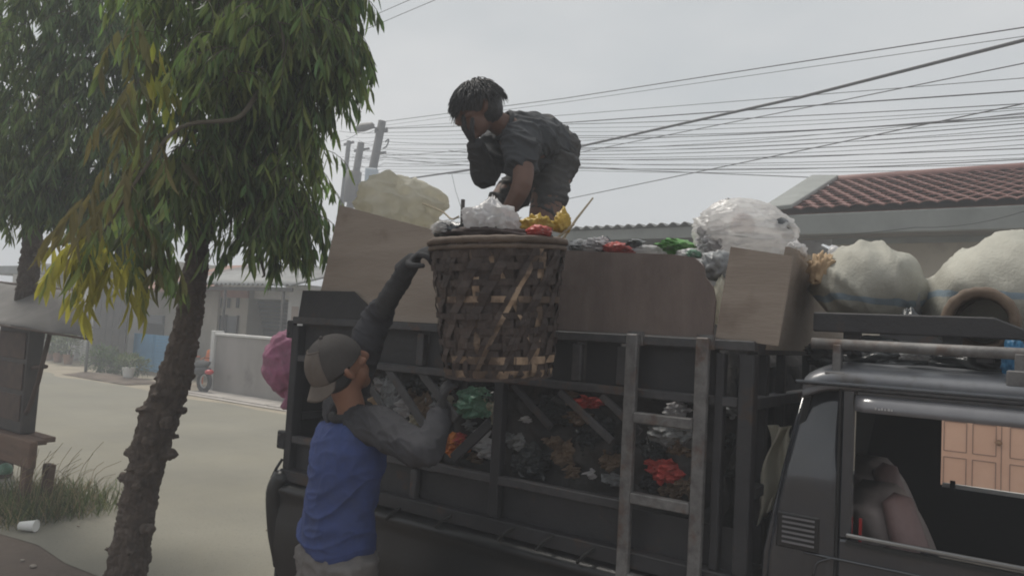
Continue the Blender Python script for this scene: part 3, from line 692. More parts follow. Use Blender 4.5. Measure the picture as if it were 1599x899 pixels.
# old pickup bed below the cage: rounded rim, flared side, mud flap, bumper
bs = MB(); prof = [(.05, .90), (-.01, .895), (-.035, .885), (-.045, .868), (-.04, .85), (-.03, .835), (-.028, .80), (-.045, .72), (-.05, .6), (-.035, .5), (-.01, .44)]
bs.grid(lambda a, b: (X0 + .04 + (X1 - X0 - .02) * a, prof[min(int(round(b * 10)), 10)][0], prof[min(int(round(b * 10)), 10)][1]), 24, 10)
part('bed_side', bs, m_bed, smooth=True)
part('bed_back', B((X0 + .04, .051, .44), (X0 + .06, BW - .02, .88)), m_bed)
part('rear_fender', MB().limb([(X0 + .02, .0, .93), (X0 - .01, -.01, .84), (X0 + .0, .0, .66), (X0 + .02, .02, .5)], [(.05, .06), (.055, .06), (.05, .05), (.04, .03)], 10), m_bed, smooth=True)
part('mud_flap', B((X0 + .0, .0, .3), (X0 + .02, .2, .6)), m_rub)
part('bumper', MB().tube([(X0 - .04, .05, .48), (X0 - .06, .4, .48), (X0 - .06, 1.15, .48), (X0 - .04, 1.5, .48)], .045, 8), m_sheet, smooth=True)
part('far_side', B((X0 + .04, BW - .03, .44), (X1, BW + .02, .9)), m_bed)
part('chassis', B((X0 + .2, .35, .34), (2.6, .5, .46)), m_sheet); part('chassis', B((X0 + .2, 1.05, .34), (2.6, 1.2, .46)), m_sheet)
for x in (-.62, 2.05):
    for y in (.09, 1.42):
        w = part('wheel', MB().torus((x, y, .29), .2, .09, (0, 1, 0), 32, 10), m_rub, smooth=True)
        MB().tube([(x, y - .07, .29), (x, y + .07, .29)], [.14, .14], 20).build('rim', m_chr, w)
# ladder
la, lb = .562, .822
for x in (la, lb):
    part('ladder_rail', B((x - .022, -.042, .42), (x + .022, -.014, 1.73)), m_ladder, **bev)
for z in (1.438, 1.158, .878, .6):
    part('ladder_rung', B((la + .022, -.046, z - .02), (lb - .022, -.012, z + .018)), m_ladder, **bev)
for x in (la, lb): part('ladder_bracket', B((x - .03, -.014, 1.69), (x + .03, .0, 1.74)), m_ladder)
# ------------------------------------------------------------------ cab
Y0, Y1, CX1 = 0.0, 1.46, 2.28
def qfn(a, b):
    z = .46 + 1.16 * b; xl = 1.02 + .022 * min(1, (z - .46) / .6) + .093 * max(0, (z - 1.06) / .54)
    y = .0 + .075 * max(0, (z - 1.3) / .3) ** 1.5 + .06 * max(0, (1.05 - z) / .6) ** 1.5
    return (xl + (1.246 - xl) * a, y + .012 * (1 - a) ** 4, z)
part('rear_quarter', MB().grid(qfn, 8, 40, (0, .02, 0)), m_cab, smooth=True)
part('rear_edge', MB().tube([(1.02, Y0 + .02, .48), (1.042, Y0 + .015, 1.06), (1.09, Y0 + .03, 1.33), (1.137, Y0 + .085, 1.6)], .010, 8), m_cab, smooth=True)
part('cab_back', MB().prism([(1.03, Y0 + .04, .46), (1.05, Y0 + .04, 1.06), (1.145, Y0 + .04, 1.6), (1.145, Y1 - .04, 1.6), (1.05, Y1 - .04, 1.06), (1.03, Y1 - .04, .46)], (.02, 0, 0)), m_in)
vf = part('vent', B((1.076, -.004, 1.088), (1.204, .006, 1.196)), m_bed, bevel=.004)
for i in range(6):
    z = 1.102 + i * .0152; MB().prism([(1.095, -.004, z), (1.192, -.004, z), (1.192, -.013, z + .003), (1.095, -.013, z + .003)], (0, 0, .007)).build('louvre', m_visor, vf)
rp = [(z_[0], z_[1] + .02) for z_ in [(.012, 1.588), (.0, 1.6), (.004, 1.618), (.03, 1.636), (.09, 1.65), (.25, 1.662), (.73, 1.672), (1.21, 1.662), (1.37, 1.65), (1.43, 1.636), (1.456, 1.618), (1.46, 1.6)]]
rf2 = MB(); rf2.grid(lambda a, b: (1.14 + (CX1 - .32 - 1.14) * a - .04 * 0, rp[min(int(round(b * 11)), 11)][0], rp[min(int(round(b * 11)), 11)][1] - .035 * (1 - min(1, a * 8)) ** 2 - .03 * max(0, a * 6 - 5) ** 2), 30, 11, (0, 0, -.02))
part('cab_roof', rf2, m_roofp, smooth=True)
part('drip_rail', MB().bar((1.12, -.008, 1.609), (CX1 - .34, -.008, 1.609), .026, .012), m_cab, bevel=.004)
# door with frame, belt trims, visor
dz = part('door', MB().prism([(1.256, Y0, .46), (2.22, Y0, .46), (2.24, Y0, 1.145), (1.256, Y0, 1.145)], (0, .04, 0)), m_cab, bevel=.006)
part('door_frame', MB().prism([(1.256, Y0 + .004, 1.147), (1.292, Y0 + .004, 1.147), (1.292, Y0 + .01, 1.6), (1.256, Y0 + .01, 1.6)], (0, .03, 0)), m_cab, bevel=.005)
part('door_frame', MB().prism([(1.294, Y0 + .01, 1.56), (1.97, Y0 + .01, 1.56), (1.94, Y0 + .01, 1.6), (1.294, Y0 + .01, 1.6)], (0, .03, 0)), m_cab, bevel=.005)
part('door_frame', MB().prism([(2.16, Y0 + .004, 1.147), (2.22, Y0 + .004, 1.147), (1.98, Y0 + .01, 1.6), (1.94, Y0 + .01, 1.6)], (0, .03, 0)), m_cab)
part('pillar_seam', B((1.2475, .004, .47), (1.2545, .02, 1.6)), m_rub)
part('window_trim', MB().bar((1.28, -.008, 1.162), (2.2, -.008, 1.162), .014, .012), m_trim, bevel=.003)
part('window_gasket', MB().bar((1.28, -.004, 1.14), (2.2, -.004, 1.14), .016, .014), m_rub)
part('belt_trim', MB().bar((1.16, -.005, 1.085), (2.22, -.005, 1.085), .008, .007), m_cab, bevel=.003)
part('door_edge', MB().tube(catmull([(1.19, -.006, 1.02), (1.2, -.006, 1.06), (1.24, -.006, 1.085)], 4), .004, 6), m_cab, smooth=True)
vz = [(.0, 1.582), (-.022, 1.577), (-.038, 1.566), (-.046, 1.552), (-.05, 1.535)]
vs_ = MB(); vs_.grid(lambda a, b: (1.296 + .67 * a, vz[min(int(round(b * 4)), 4)][0] * min(1, .4 + a * 18), vz[min(int(round(b * 4)), 4)][1]), 20, 4, (0, .006, -.001))
part('window_visor', vs_, m_visor, smooth=True)
# lettering moulded on the visor: too worn to read in the photograph, kept as small pale strokes
mk = MB()
for i, (w_, h_) in enumerate(((.004, .008), (.006, .004), (.004, .008), (.004, .006), (.006, .008), (.004, .006))):
    x = S(1366, 636, -.05).x + i * .0085; mk.box((x, -.0505, 1.546), (x + w_, -.0485, 1.546 + h_ * .8))
part('visor_mark', mk, m_chr)
# far side of the cab with its window, floor, front
ow = S(1470, 700, Y1); oz = S(1478, 757, Y1).z
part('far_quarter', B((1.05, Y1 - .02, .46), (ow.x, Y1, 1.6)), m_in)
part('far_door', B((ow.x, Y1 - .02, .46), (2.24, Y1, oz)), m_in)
part('far_sill', B((ow.x + .01, Y1 - .04, oz - .004), (2.2, Y1 - .02, oz + .014)), m_white)  # sill coloured white for the reflection along the far window edge
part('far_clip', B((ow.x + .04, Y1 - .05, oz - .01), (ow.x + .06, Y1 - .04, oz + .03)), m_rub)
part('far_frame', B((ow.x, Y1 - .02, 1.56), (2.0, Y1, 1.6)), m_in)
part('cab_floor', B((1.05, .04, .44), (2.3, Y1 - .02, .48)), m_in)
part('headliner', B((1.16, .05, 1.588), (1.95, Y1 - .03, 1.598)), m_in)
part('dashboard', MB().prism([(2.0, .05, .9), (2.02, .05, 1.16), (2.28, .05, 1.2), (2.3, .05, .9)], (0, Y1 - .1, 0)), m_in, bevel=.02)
sw = part('steering_wheel', MB().torus((1.9, .42, 1.12), .18, .014, (.85, 0, .5), 28, 8), m_in, smooth=True); MB().tube([(1.9, .42, 1.12), (2.05, .42, 1.02)], .03, 8).build('column', m_in, sw)
for y in (.02, Y1 - .05): part('windscreen_pillar', MB().bar((2.25, y + .015, 1.16), (1.95, y + .015, 1.6), .04, .05), m_cab)
part('windscreen', MB().prism([(2.25, .06, 1.18), (2.25, Y1 - .06, 1.18), (1.97, Y1 - .06, 1.58), (1.97, .06, 1.58)], (.006, 0, 0)), mat('cab glass', (.6, .65, .65), .05, spec=.6, transparent=.85))
part('bonnet', MB().prism([(2.26, .03, .46), (2.26, .03, 1.17), (2.75, .06, 1.05), (2.82, .06, .95), (2.82, .06, .46)], (0, Y1 - .08, 0)), m_cab, bevel=.03)
for y in (.25, Y1 - .25): part('headlight', MB().ball((2.82, y, .82), (.03, .1, .08), 2), m_chr, smooth=True)
# seat: padded back and side bolster
def seat(y0, y1, off):
    s = MB(); x_ = S(1452, 800, .45).x
    def fn(a, b):
        u = a * 2 - 1; bulge = .055 * (1 - abs(u) ** 2.5) * (1 - abs(2 * b - 1) ** 5)
        z = .7 + .56 * b - .05 * abs(u) ** 3 * (b > .7); xx = x_ + .06 + off - .17 * b - .03 * b * b + bulge - .012 * (abs(b - .55) < .03) - .01 * (abs(abs(u) - .45) < .06)
        return (xx, y0 + (y1 - y0) * a, z)
    s.grid(fn, 20, 26, (-.1, 0, 0)); st = part('seat', s, m_leather2, smooth=True)
    MB().prism([(x_ + off - .02, y0, .6), (x_ + off + .45, y0, .62), (x_ + off + .45, y0, .76), (x_ + off - .02, y0, .74)], (0, y1 - y0, 0)).build('cushion', m_leather, st, bevel=.03)
    MB().limb([(x_ + off + .07, y0 - .015, .74), (x_ + off - .02, y0 - .01, 1.0), (x_ + off - .1, y0 + .01, 1.25)], [(.05, .04), (.065, .05), (.05, .035)]).build('bolster', m_leather, st, smooth=True)
seat(.2, .62, 0.03); seat(.86, 1.3, -.1)
part('seat_belt_buckle', B((S(1343, 815, .1).x, .08, 1.12), (S(1343, 815, .1).x + .008, .09, 1.2)), m_red)
# roof rack
ry = .07
zf = lambda px, py, v: S(px, py, v).z
x0, x1 = S(1270, 487, ry).x, S(1552, 497, ry).x
part('rack_plank', MB().prism([(x0, ry, zf(1275, 517, ry)), (x1 + .1, ry, zf(1275, 517, ry)), (x1 + .1, ry, zf(1275, 517, ry) + .02), (x1, ry, zf(1275, 487, ry)), (x0, ry, zf(1275, 487, ry))], (0, .03, 0)), m_sheet, bevel=.004)
part('rack_plank', MB().prism([(x1 + .1, ry + .001, zf(1275, 517, ry)), (2.2, ry + .001, zf(1275, 517, ry) - .05), (2.2, ry + .001, zf(1275, 517, ry) - .03), (x1 + .1, ry + .001, zf(1275, 517, ry) + .02)], (0, .028, 0)), m_rail)
pz = zf(1280, 536, .04)
part('rack_pipe', MB().tube([(S(1268, 536, .04).x, .04, pz), (2.25, .04, pz)], .0175, 12), m_ladder, smooth=True)
part('rack_plank', B((x0, 1.36, pz), (2.2, 1.39, pz + .1)), m_rail); part('rack_pipe', MB().tube([(x0, 1.42, pz), (2.25, 1.42, pz)], .0175, 12), m_ladder, smooth=True)
for px in (1306, 1592):
    c = S(px, 590, .03)
    bk_ = part('rack_bracket', B((c.x - .012, .02, c.z - .02), (c.x + .012, .06, pz)), m_ladder, bevel=.003)
    MB().box((c.x - .03, .008, c.z - .025), (c.x + .03, .05, c.z + .02)).build('clamp', m_ladder, bk_, bevel=.004)
for px in (1487, 1330): 
    c = S(px, 520, .1); part('rack_post', B((c.x - .025, .102, pz - .02), (c.x + .025, .13, zf(1275, 487, ry))), m_sheet)
for x in (1.25, 1.62, 2.0): part('rack_crossbar', B((x - .02, .05, pz - .03), (x + .02, 1.4, pz - .0175)), m_sheet)

# ================================================================== LOAD
m_wht = mat('white plastic film', (.74, .73, .75), .25, (.8, .8, .8), 5, 5, bump=.35, bscale=26, translucent=.5, spec=.6, grime=.35, gscale=9, gcol=(.42, .38, .34))
m_clr = mat('clear bag film', (.74, .72, .71), .16, (.84, .83, .82), 5, 5, bump=.3, bscale=16, stretch=(1, 1, 3), translucent=.5, transparent=.26, spec=.8)
m_crm = mat('cream sack', (.76, .73, .63), .5, (.82, .8, .72), 4, 6, bump=.3, bscale=14, translucent=.62)
m_pink = mat('faded pink mesh sack', (.5, .2, .33), .8, (.62, .3, .44), 7, 6, bump=.4, bscale=40, translucent=.15, grime=.5, gscale=14)
m_grn = mat('green plastic film', (.16, .42, .12), .35, (.28, .55, .2), 5, 5, bump=.3, bscale=14, translucent=.3, grime=.5, gscale=14, col3=(.6, .58, .55), scale3=17, lo3=.63, hi3=.67)
m_dgrn = mat('teal green plastic film', (.12, .27, .18), .35, (.2, .38, .27), 5, 5, bump=.3, bscale=14, translucent=.2, grime=.5, gscale=14, col3=(.6, .58, .55), scale3=17, lo3=.63, hi3=.67)
m_yel = mat('yellow plastic film', (.62, .42, .07), .35, (.7, .52, .12), 5, 5, bump=.3, bscale=14, translucent=.35, grime=.5, gscale=14, col3=(.6, .58, .55), scale3=17, lo3=.63, hi3=.67)
m_rd = mat('red plastic film', (.55, .07, .06), .4, (.62, .12, .1), 5, 5, bump=.3, bscale=14, translucent=.25, grime=.5, gscale=14, col3=(.6, .58, .55), scale3=17, lo3=.63, hi3=.67)
m_org = mat('orange plastic film', (.62, .2, .04), .4, (.66, .27, .08), 5, 5, bump=.3, bscale=14, translucent=.2, grime=.5, gscale=14, col3=(.6, .58, .55), scale3=17, lo3=.63, hi3=.67)
m_blk = mat('black plastic film', (.03, .034, .036), .25, (.05, .055, .06), 5, 5, bump=.4, bscale=14, spec=.6)
m_bag_b = mat('bright blue plastic', (.07, .3, .58), .4, (.12, .38, .66), 5, 5, bump=.2, bscale=14, translucent=.2, grime=.5, gscale=14)
m_card = mat('torn cardboard', (.36, .25, .15), .85, (.45, .33, .21), 6, 6, bump=.2, bscale=30)
m_card_shade = mat('shade-darkened cardboard', (.13, .09, .06), .7, (.19, .14, .1), 6, 6, bump=.2, bscale=30)  # darker cardboard copy: shade inside the cage put into its colour
m_grey = mat('grey plastic film', (.3, .31, .32), .4, (.4, .41, .42), 5, 5, bump=.3, bscale=14, translucent=.2, grime=.5, gscale=14)
def item(name, label, cat, px, py, v, rx, ry_, rz_, m, seed, **k):
    """rx, rz_ in photo pixels at that place, ry_ in metres (depth)."""
    c = S(px, py, v); d = (Lw(c) - CO).dot(CF); s = d / FPX; g = k.pop('group', None)
    return solo(name, crumple(c, (rx * s, ry_, rz_ * s), seed, **k), m, label, cat, smooth=True, group=g)
# the mass of rubbish inside the cage
m_trash = mat('mixed dark rubbish', (.04, .038, .04), .8, (.075, .07, .068), 7, 6, bump=.5, bscale=24, col3=(.14, .13, .125), scale3=13, lo3=.68, hi3=.74, island=.4)  # coloured dark to carry the shade inside the cage
hp = MB()
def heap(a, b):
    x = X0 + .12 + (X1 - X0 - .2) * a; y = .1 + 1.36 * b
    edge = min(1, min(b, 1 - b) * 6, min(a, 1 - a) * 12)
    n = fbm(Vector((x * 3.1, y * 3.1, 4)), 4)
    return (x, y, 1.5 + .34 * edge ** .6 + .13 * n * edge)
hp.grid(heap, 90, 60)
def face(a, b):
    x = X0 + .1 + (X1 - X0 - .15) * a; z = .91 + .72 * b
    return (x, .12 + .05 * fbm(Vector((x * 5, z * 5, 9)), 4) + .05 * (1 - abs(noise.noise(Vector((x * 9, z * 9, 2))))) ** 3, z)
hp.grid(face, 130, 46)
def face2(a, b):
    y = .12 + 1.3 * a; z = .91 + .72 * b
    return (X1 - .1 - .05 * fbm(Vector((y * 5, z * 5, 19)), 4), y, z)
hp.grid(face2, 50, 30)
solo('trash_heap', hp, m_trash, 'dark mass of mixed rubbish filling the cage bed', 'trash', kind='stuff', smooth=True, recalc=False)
# bags and scraps seen on top of the load
item('cream_sack', 'large cream plastic sack bulging above the tall rear board', 'sack', 622, 322, .42, 66, .26, 46, m_crm, 3, amp=.3, freq=1.2, ridge=.6, flat=.9, sub=5)
item('clear_bag', 'big clear plastic bag stuffed with white bottles, above upright board', 'bag', 1165, 366, .55, 76, .28, 52, m_clr, 5, amp=.15, freq=1.0, ridge=.75, flat=.9, sub=6, an=2.4)
for i, (px, py, rx, rz_, m_, lb_) in enumerate(((1120, 365, 20, 30, m_wht, 'white bottle at left inside the clear bag'), (1190, 385, 34, 20, m_wht, 'wide white jug lying inside the clear bag'), (1160, 352, 22, 26, mat('pale pink jug', (.7, .6, .58), .5), 'pinkish jug in the middle of the clear bag'), (1222, 352, 12, 16, m_blk, 'dark bottle base at right inside the clear bag'), (1152, 378, 20, 14, m_wht, 'grey tub behind film of the clear bag'))):
    item('plastic_bottle', lb_, 'bottle', px, py, .5, rx * .8, .07, rz_ * .75, m_, 40 + i, amp=.06, freq=1.2, ridge=.2, sub=3, group='bottles inside the clear bag')
item('dark_scrap', 'tiny dark scrap perched on top of clear bag', 'scrap', 1136, 316, .6, 6, .02, 7, m_blk, 9, amp=.4, sub=3)
item('plastic_bag', 'small white bag right of the upright board', 'bag', 1244, 392, .3, 14, .08, 14, m_wht, 6, amp=.3, tip=.3)
item('plastic_bag', 'dull grey film bag wedged between broken board and upright board', 'bag', 1122, 420, .22, 28, .1, 30, m_grey, 7, amp=.3, ridge=.9)
item('cream_bag', 'narrow cream bag in the gap beside the upright board', 'bag', 1126, 478, .16, 12, .06, 46, m_crm, 8, amp=.2)
item('green_bag', 'light green plastic bag on the heap left of clear bag', 'bag', 1062, 388, .45, 26, .12, 13, m_grn, 10, amp=.35, ridge=.9, flat=.8)
item('plastic_bag', 'pale film bag under the light green one', 'bag', 1085, 400, .38, 26, .1, 12, m_wht, 11, amp=.3, flat=.8)
item('plastic_bag', 'flat white bag behind broken board, right of yellow bag', 'bag', 912, 388, .42, 28, .12, 12, m_wht, 12, amp=.35, ridge=.9, flat=.8)
item('red_bag', 'red plastic scrap on the heap behind broken board', 'bag', 967, 389, .4, 22, .1, 10, m_rd, 13, amp=.3, flat=.8)
item('black_bag', 'black scrap standing beside the red scrap', 'bag', 943, 385, .45, 11, .06, 16, m_blk, 14, amp=.4, ridge=.9)
item('plastic_bag', 'thin white bag between red scrap and green bag', 'bag', 1016, 392, .42, 24, .1, 8, m_wht, 15, amp=.3, flat=.8)
item('green_bag', 'small dark green bag at right end of broken board', 'bag', 1084, 398, .3, 10, .05, 8, m_dgrn, 16, amp=.3)
for i, (px, py, v_, rx, rz_, m_, lb_) in enumerate(((600, 622, .07, 18, 30, m_grey, 'pale film scrap behind the leftmost diagonal brace'), (622, 640, .07, 14, 14, m_wht, 'small white scrap low behind the diagonal braces'), (655, 640, .07, 20, 26, m_card_shade, 'brown paper scrap between the diagonal braces'), (672, 622, .08, 16, 20, m_grey, 'grey film scrap behind third diagonal brace'),
        (735, 632, .07, 36, 24, m_dgrn, 'teal green bag pressed against cage under the basket'), (702, 697, .05, 24, 16, m_org, 'orange plastic scrap beside the raised elbow'), (712, 684, .055, 18, 9, m_rd, 'thin red strip above the orange scrap'), (752, 708, .06, 16, 10, m_wht, 'white scrap low right of the orange one'),
        (762, 640, .08, 12, 22, m_crm, 'cream scrap right of the teal bag'), (816, 656, .06, 6, 5, m_wht, 'tiny white scrap in dark middle bay, upper'), (852, 690, .07, 14, 6, m_card_shade, 'brown flat scrap in dark middle bay'), (888, 738, .07, 14, 9, m_card_shade, 'brown curled scrap low in dark middle bay'),
        (918, 741, .055, 6, 7, m_wht, 'tiny white scrap low in dark middle bay'), (912, 628, .07, 22, 10, m_rd, 'dim red scrap high in the dark middle bay'), (1028, 736, .06, 32, 17, m_rd, 'bright red bag seen between the ladder rails'), (1052, 640, .07, 22, 12, m_wht, 'white scrap above the upper ladder rung'),
        (1040, 680, .08, 34, 18, m_grey, 'grey sheet scrap under the upper ladder rung'), (1066, 762, .07, 20, 16, m_card_shade, 'brown scrap beside right ladder rail'), (930, 672, .08, 26, 20, m_blk, 'black bag behind the short braces'), (1010, 700, .08, 20, 20, m_blk, 'black bag behind left ladder rail'),
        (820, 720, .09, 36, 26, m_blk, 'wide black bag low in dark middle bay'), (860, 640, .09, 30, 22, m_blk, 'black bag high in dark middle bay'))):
    c_ = S(px, py, v_); sc_ = (Lw(c_) - CO).dot(CF) / FPX
    solo('trash_scrap', film(c_, rx * sc_ * 1.1, rz_ * sc_ * 1.1, .045, 60 + i), m_, lb_, 'scrap', smooth=False)
# more rubbish pressed against the slats
rq = random.Random(21); SEEN = {}
FM = [m_wht, m_grey, m_card_shade, m_blk, m_crm, m_grey, m_wht, m_dgrn, m_card_shade, m_card]
FN = ['white', 'grey', 'damp brown', 'black', 'cream', 'dull grey', 'whitish', 'dull green', 'brown', 'tan']
spots = [(585, 600), (612, 612), (636, 618), (648, 602), (690, 630), (606, 668), (628, 690), (650, 690), (676, 672), (588, 640), (740, 690), (728, 664), (700, 640), (756, 618), (640, 660), (690, 600), (560, 690), (664, 706), (735, 716), (796, 690), (835, 720), (870, 705), (905, 690), (945, 720), (965, 700), (900, 655), (846, 640), (950, 750), (1020, 660), (1060, 700), (1020, 620), (1060, 610), (1010, 760), (1045, 770), (1130, 690), (1130, 640), (1140, 740), (880, 615)]
for i, (px, py) in enumerate(spots):
    dim = px > 780; k = [3, 2, 3, 1, 3, 2, 3, 8][i % 8] if dim else i % 10  # beyond the basket mostly dark scraps, the bay's shade put into colour
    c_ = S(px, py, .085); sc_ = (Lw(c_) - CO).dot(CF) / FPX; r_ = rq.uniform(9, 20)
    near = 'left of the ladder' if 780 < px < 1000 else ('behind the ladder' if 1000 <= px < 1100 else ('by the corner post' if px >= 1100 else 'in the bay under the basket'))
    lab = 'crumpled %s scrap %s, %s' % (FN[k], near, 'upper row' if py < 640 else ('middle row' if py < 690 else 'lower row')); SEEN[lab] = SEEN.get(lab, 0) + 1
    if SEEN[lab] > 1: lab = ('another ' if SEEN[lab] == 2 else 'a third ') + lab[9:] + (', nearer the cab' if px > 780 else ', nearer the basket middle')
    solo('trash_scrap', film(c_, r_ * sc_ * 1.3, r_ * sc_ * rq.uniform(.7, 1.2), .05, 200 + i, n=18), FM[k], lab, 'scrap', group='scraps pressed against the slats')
for i, (px, py, rx, rz_, m_, lb_) in enumerate(((925, 378, 22, 10, m_wht, 'loose white film flap on heap right of yellow bag'), (985, 378, 16, 8, m_grey, 'grey film flap behind the red scrap'), (1040, 380, 22, 9, m_grn, 'light green film flap on the heap'), (1100, 372, 20, 22, m_wht, 'white film flap at left side of clear bag'), (1070, 398, 20, 8, m_wht, 'white film flap under the green bags'), (895, 384, 12, 9, m_grey, 'small grey film flap beside the basket rim'))):
    c_ = S(px, py, .3); sc_ = (Lw(c_) - CO).dot(CF) / FPX
    solo('film_flap', film(c_, rx * sc_, rz_ * sc_, .06, 300 + i), m_, lb_, 'plastic film', smooth=i > 5)
# pink sack on the tailgate
c = S(455, 566, .35)
pk = thing('pink_sack', 'faded pink mesh sack hanging from the truck rear', 'sack', (c.x, .35, c.z - .3))
ps = crumple((c.x, .35, c.z), (.145, .17, .195), 21, amp=.13, freq=1.9, ridge=.6, flat=1.2, sub=5)
ps.build('sack', m_pink, pk, smooth=True)
MB().limb([(c.x + .02, .33, c.z - .15), (c.x + .03, .32, c.z - .2), (c.x + .01, .31, c.z - .26)], [(.05, .05), (.018, .018), (.022, .005)], 8).build('tied_end', m_pink, pk, smooth=True)
MB().tube([(c.x + .03, .35, c.z + .17), (X0 + .02, .3, c.z + .24)], .006, 6).build('cord', m_wht, pk)
# hanging white cloth behind the cab
cl = MB(); c0 = S(1212, 665, .2); c1 = S(1200, 820, .2)
cl.grid(lambda a, b: (c0.x - .03 + .08 * a - .02 * b + .012 * sin(b * 9 + a * 4), .2 + .05 * a + .035 * sin(a * 11 + b * 5), c0.z + (c1.z - c0.z) * b * (1 - .25 * a)), 16, 24, (.003, 0, 0))
solo('white_cloth', cl, m_crm, 'crumpled pale cloth hanging in the gap behind cab', 'cloth', smooth=True)
# woven sacks on the roof rack
def sackmat(name, zl):
    m = mat(name, (.36, .352, .305), .75, (.45, .442, .385), 5, 6, bump=.35, bscale=90, translucent=.08, grime=.6, gscale=6, gcol=(.33, .315, .275))
    t = m.node_tree; b = t.nodes['Principled BSDF']; src = b.inputs['Base Color'].links[0].from_socket
    tc_ = nd(t, 'ShaderNodeTexCoord'); sp = nd(t, 'ShaderNodeSeparateXYZ'); t.links.new(tc_.outputs['Object'], sp.inputs[0])
    s1 = nd(t, 'ShaderNodeMath', operation='SUBTRACT'); s1.inputs[1].default_value = zl
    ab = nd(t, 'ShaderNodeMath', operation='ABSOLUTE'); lt = nd(t, 'ShaderNodeMath', operation='LESS_THAN'); lt.inputs[1].default_value = .011
    ml = nd(t, 'ShaderNodeMath', operation='MULTIPLY'); ml.inputs[1].default_value = .65
    wv = nd(t, 'ShaderNodeTexNoise', Scale=5.0); wa = nd(t, 'ShaderNodeMath', operation='MULTIPLY_ADD'); wa.inputs[1].default_value = .07; 
    t.links.new(tc_.outputs['Object'], wv.inputs['Vector']); t.links.new(wv.outputs['Fac'], wa.inputs[0]); t.links.new(sp.outputs['Z'], wa.inputs[2])
    t.links.new(wa.outputs[0], s1.inputs[0]); t.links.new(s1.outputs[0], ab.inputs[0]); t.links.new(ab.outputs[0], lt.inputs[0]); t.links.new(lt.outputs[0], ml.inputs[0])
    mx = nd(t, 'ShaderNodeMix', data_type='RGBA'); mx.inputs['B'].default_value = (.14, .24, .34, 1)
    t.links.new(src, mx.inputs['A']); t.links.new(ml.outputs[0], mx.inputs[0]); t.links.new(mx.outputs['Result'], b.inputs['Base Color'])
    return m
def woven(path, rads, zl, name, label, seed):
    mb = MB(); pts = catmull(path, 12); rr = lerps(rads, 12)
    mb.tube(pts, rr, 40, side=(0, 1, 0), rnd=True); L0 = (pts[-1] - pts[0]).length
    for i, v_ in enumerate(mb.v):
        u = (v_ - pts[0]).x / max(L0, .01); n1 = noise.noise(Vector((v_.x * 4 + seed, v_.y * 3, v_.z * 3)))
        fold = (1 - abs(noise.noise(Vector((v_.x * 9 + v_.z * 5 + seed, v_.y * 4, v_.z * 2.2 - v_.x * 3))))) ** 4
        ax = Vector((0, v_.y - path[0][1], v_.z - path[0][2]))
        if ax.length > .02: v_ += ax.normalized() * (.014 * n1 + .018 * fold * (.6 + noise.noise(v_ * 3)) + .022 * ((1 - abs(noise.noise(Vector((v_.x * 8 + v_.z * 9 + seed, v_.y * 3, v_.z * 2))))) ** 4 - .25) + .022 * creases(Vector((v_.x * 6 - v_.z * 5, v_.y * 6, v_.z * 4)) + Vector((seed, 0, 0))))
    return mb
sA = [S(1302, 448, .45), S(1325, 446, .45), S(1365, 448, .45), S(1412, 450, .45), S(1440, 455, .45)]
for p in sA: p.y = .45
zA = min(S(1345, 500, .45).z, 9)
t = solo('woven_sack', woven(sA, [(.19, .125), (.23, .135), (.24, .135), (.2, .125), (.06, .05)], 0, 'a', '', 1.0), sackmat('woven sack with blue stripe low', .13), 'smaller pale woven sack with blue stripe, left on the roof rack', 'sack', smooth=True)
sB = [S(1440, 462, .55), S(1500, 470, .55), S(1580, 470, .55), S(1700, 470, .55)]
for p in sB: p.y = .55
t = solo('woven_sack', woven(sB, [(.07, .05), (.27, .175), (.31, .225), (.26, .2)], 0, 'b', '', 5.0), sackmat('woven sack with blue stripe high', .28), 'larger pale woven sack with blue stripe, bulging behind bamboo basket mouth', 'sack', smooth=True)
# strap between the sacks
stp = MB(); cc = S(1436, 462, .48)
stp.tube([(cc.x, .48 + .1 * cos(a_), cc.z + .075 * sin(a_)) for a_ in [radians(k) for k in range(-60, 241, 20)]], [(.012, .003)] * 16, 8, side=(1, 0, 0))
solo('strap', stp, m_grey, 'flat tie strap pulled tight between the two woven sacks', 'strap', smooth=True)
# old bamboo basket lying on its side, mouth outwards
m_bam0 = mat('aged bamboo', (.10, .07, .05), .75, (.17, .125, .09), 8, 6, bump=.3, bscale=30)
bc = S(1530, 502, .13); br = 46 * (Lw(bc) - CO).dot(CF) / FPX
t = thing('bamboo_basket', 'old bamboo basket lying on its side, mouth outwards, on the roof rack', 'basket', (bc.x, .13, bc.z - br))
MB().torus((bc.x, .14, bc.z), br, .016, (0, 1, 0), 48, 8, .15).build('rim', m_bam0, t, smooth=True)
for k in range(30):
    a_ = 2 * pi * k / 30; d_ = Vector((cos(a_), 0, sin(a_)))
    MB().bar(Vector((bc.x, .14, bc.z)) + d_ * br * .97, Vector((bc.x, .38, bc.z)) + d_ * br * .72, .026, .005, d_).build('stave', m_bam0, t)
for yy, f_ in ((.2, .9), (.27, .84), (.34, .77)): MB().torus((bc.x, yy, bc.z), br * f_, .008, (0, 1, 0), 36, 6).build('hoop', m_bam0, t, smooth=True)
MB().tube([(bc.x, .38, bc.z), (bc.x, .39, bc.z)], br * .72, 28).build('bottom', m_in, t)
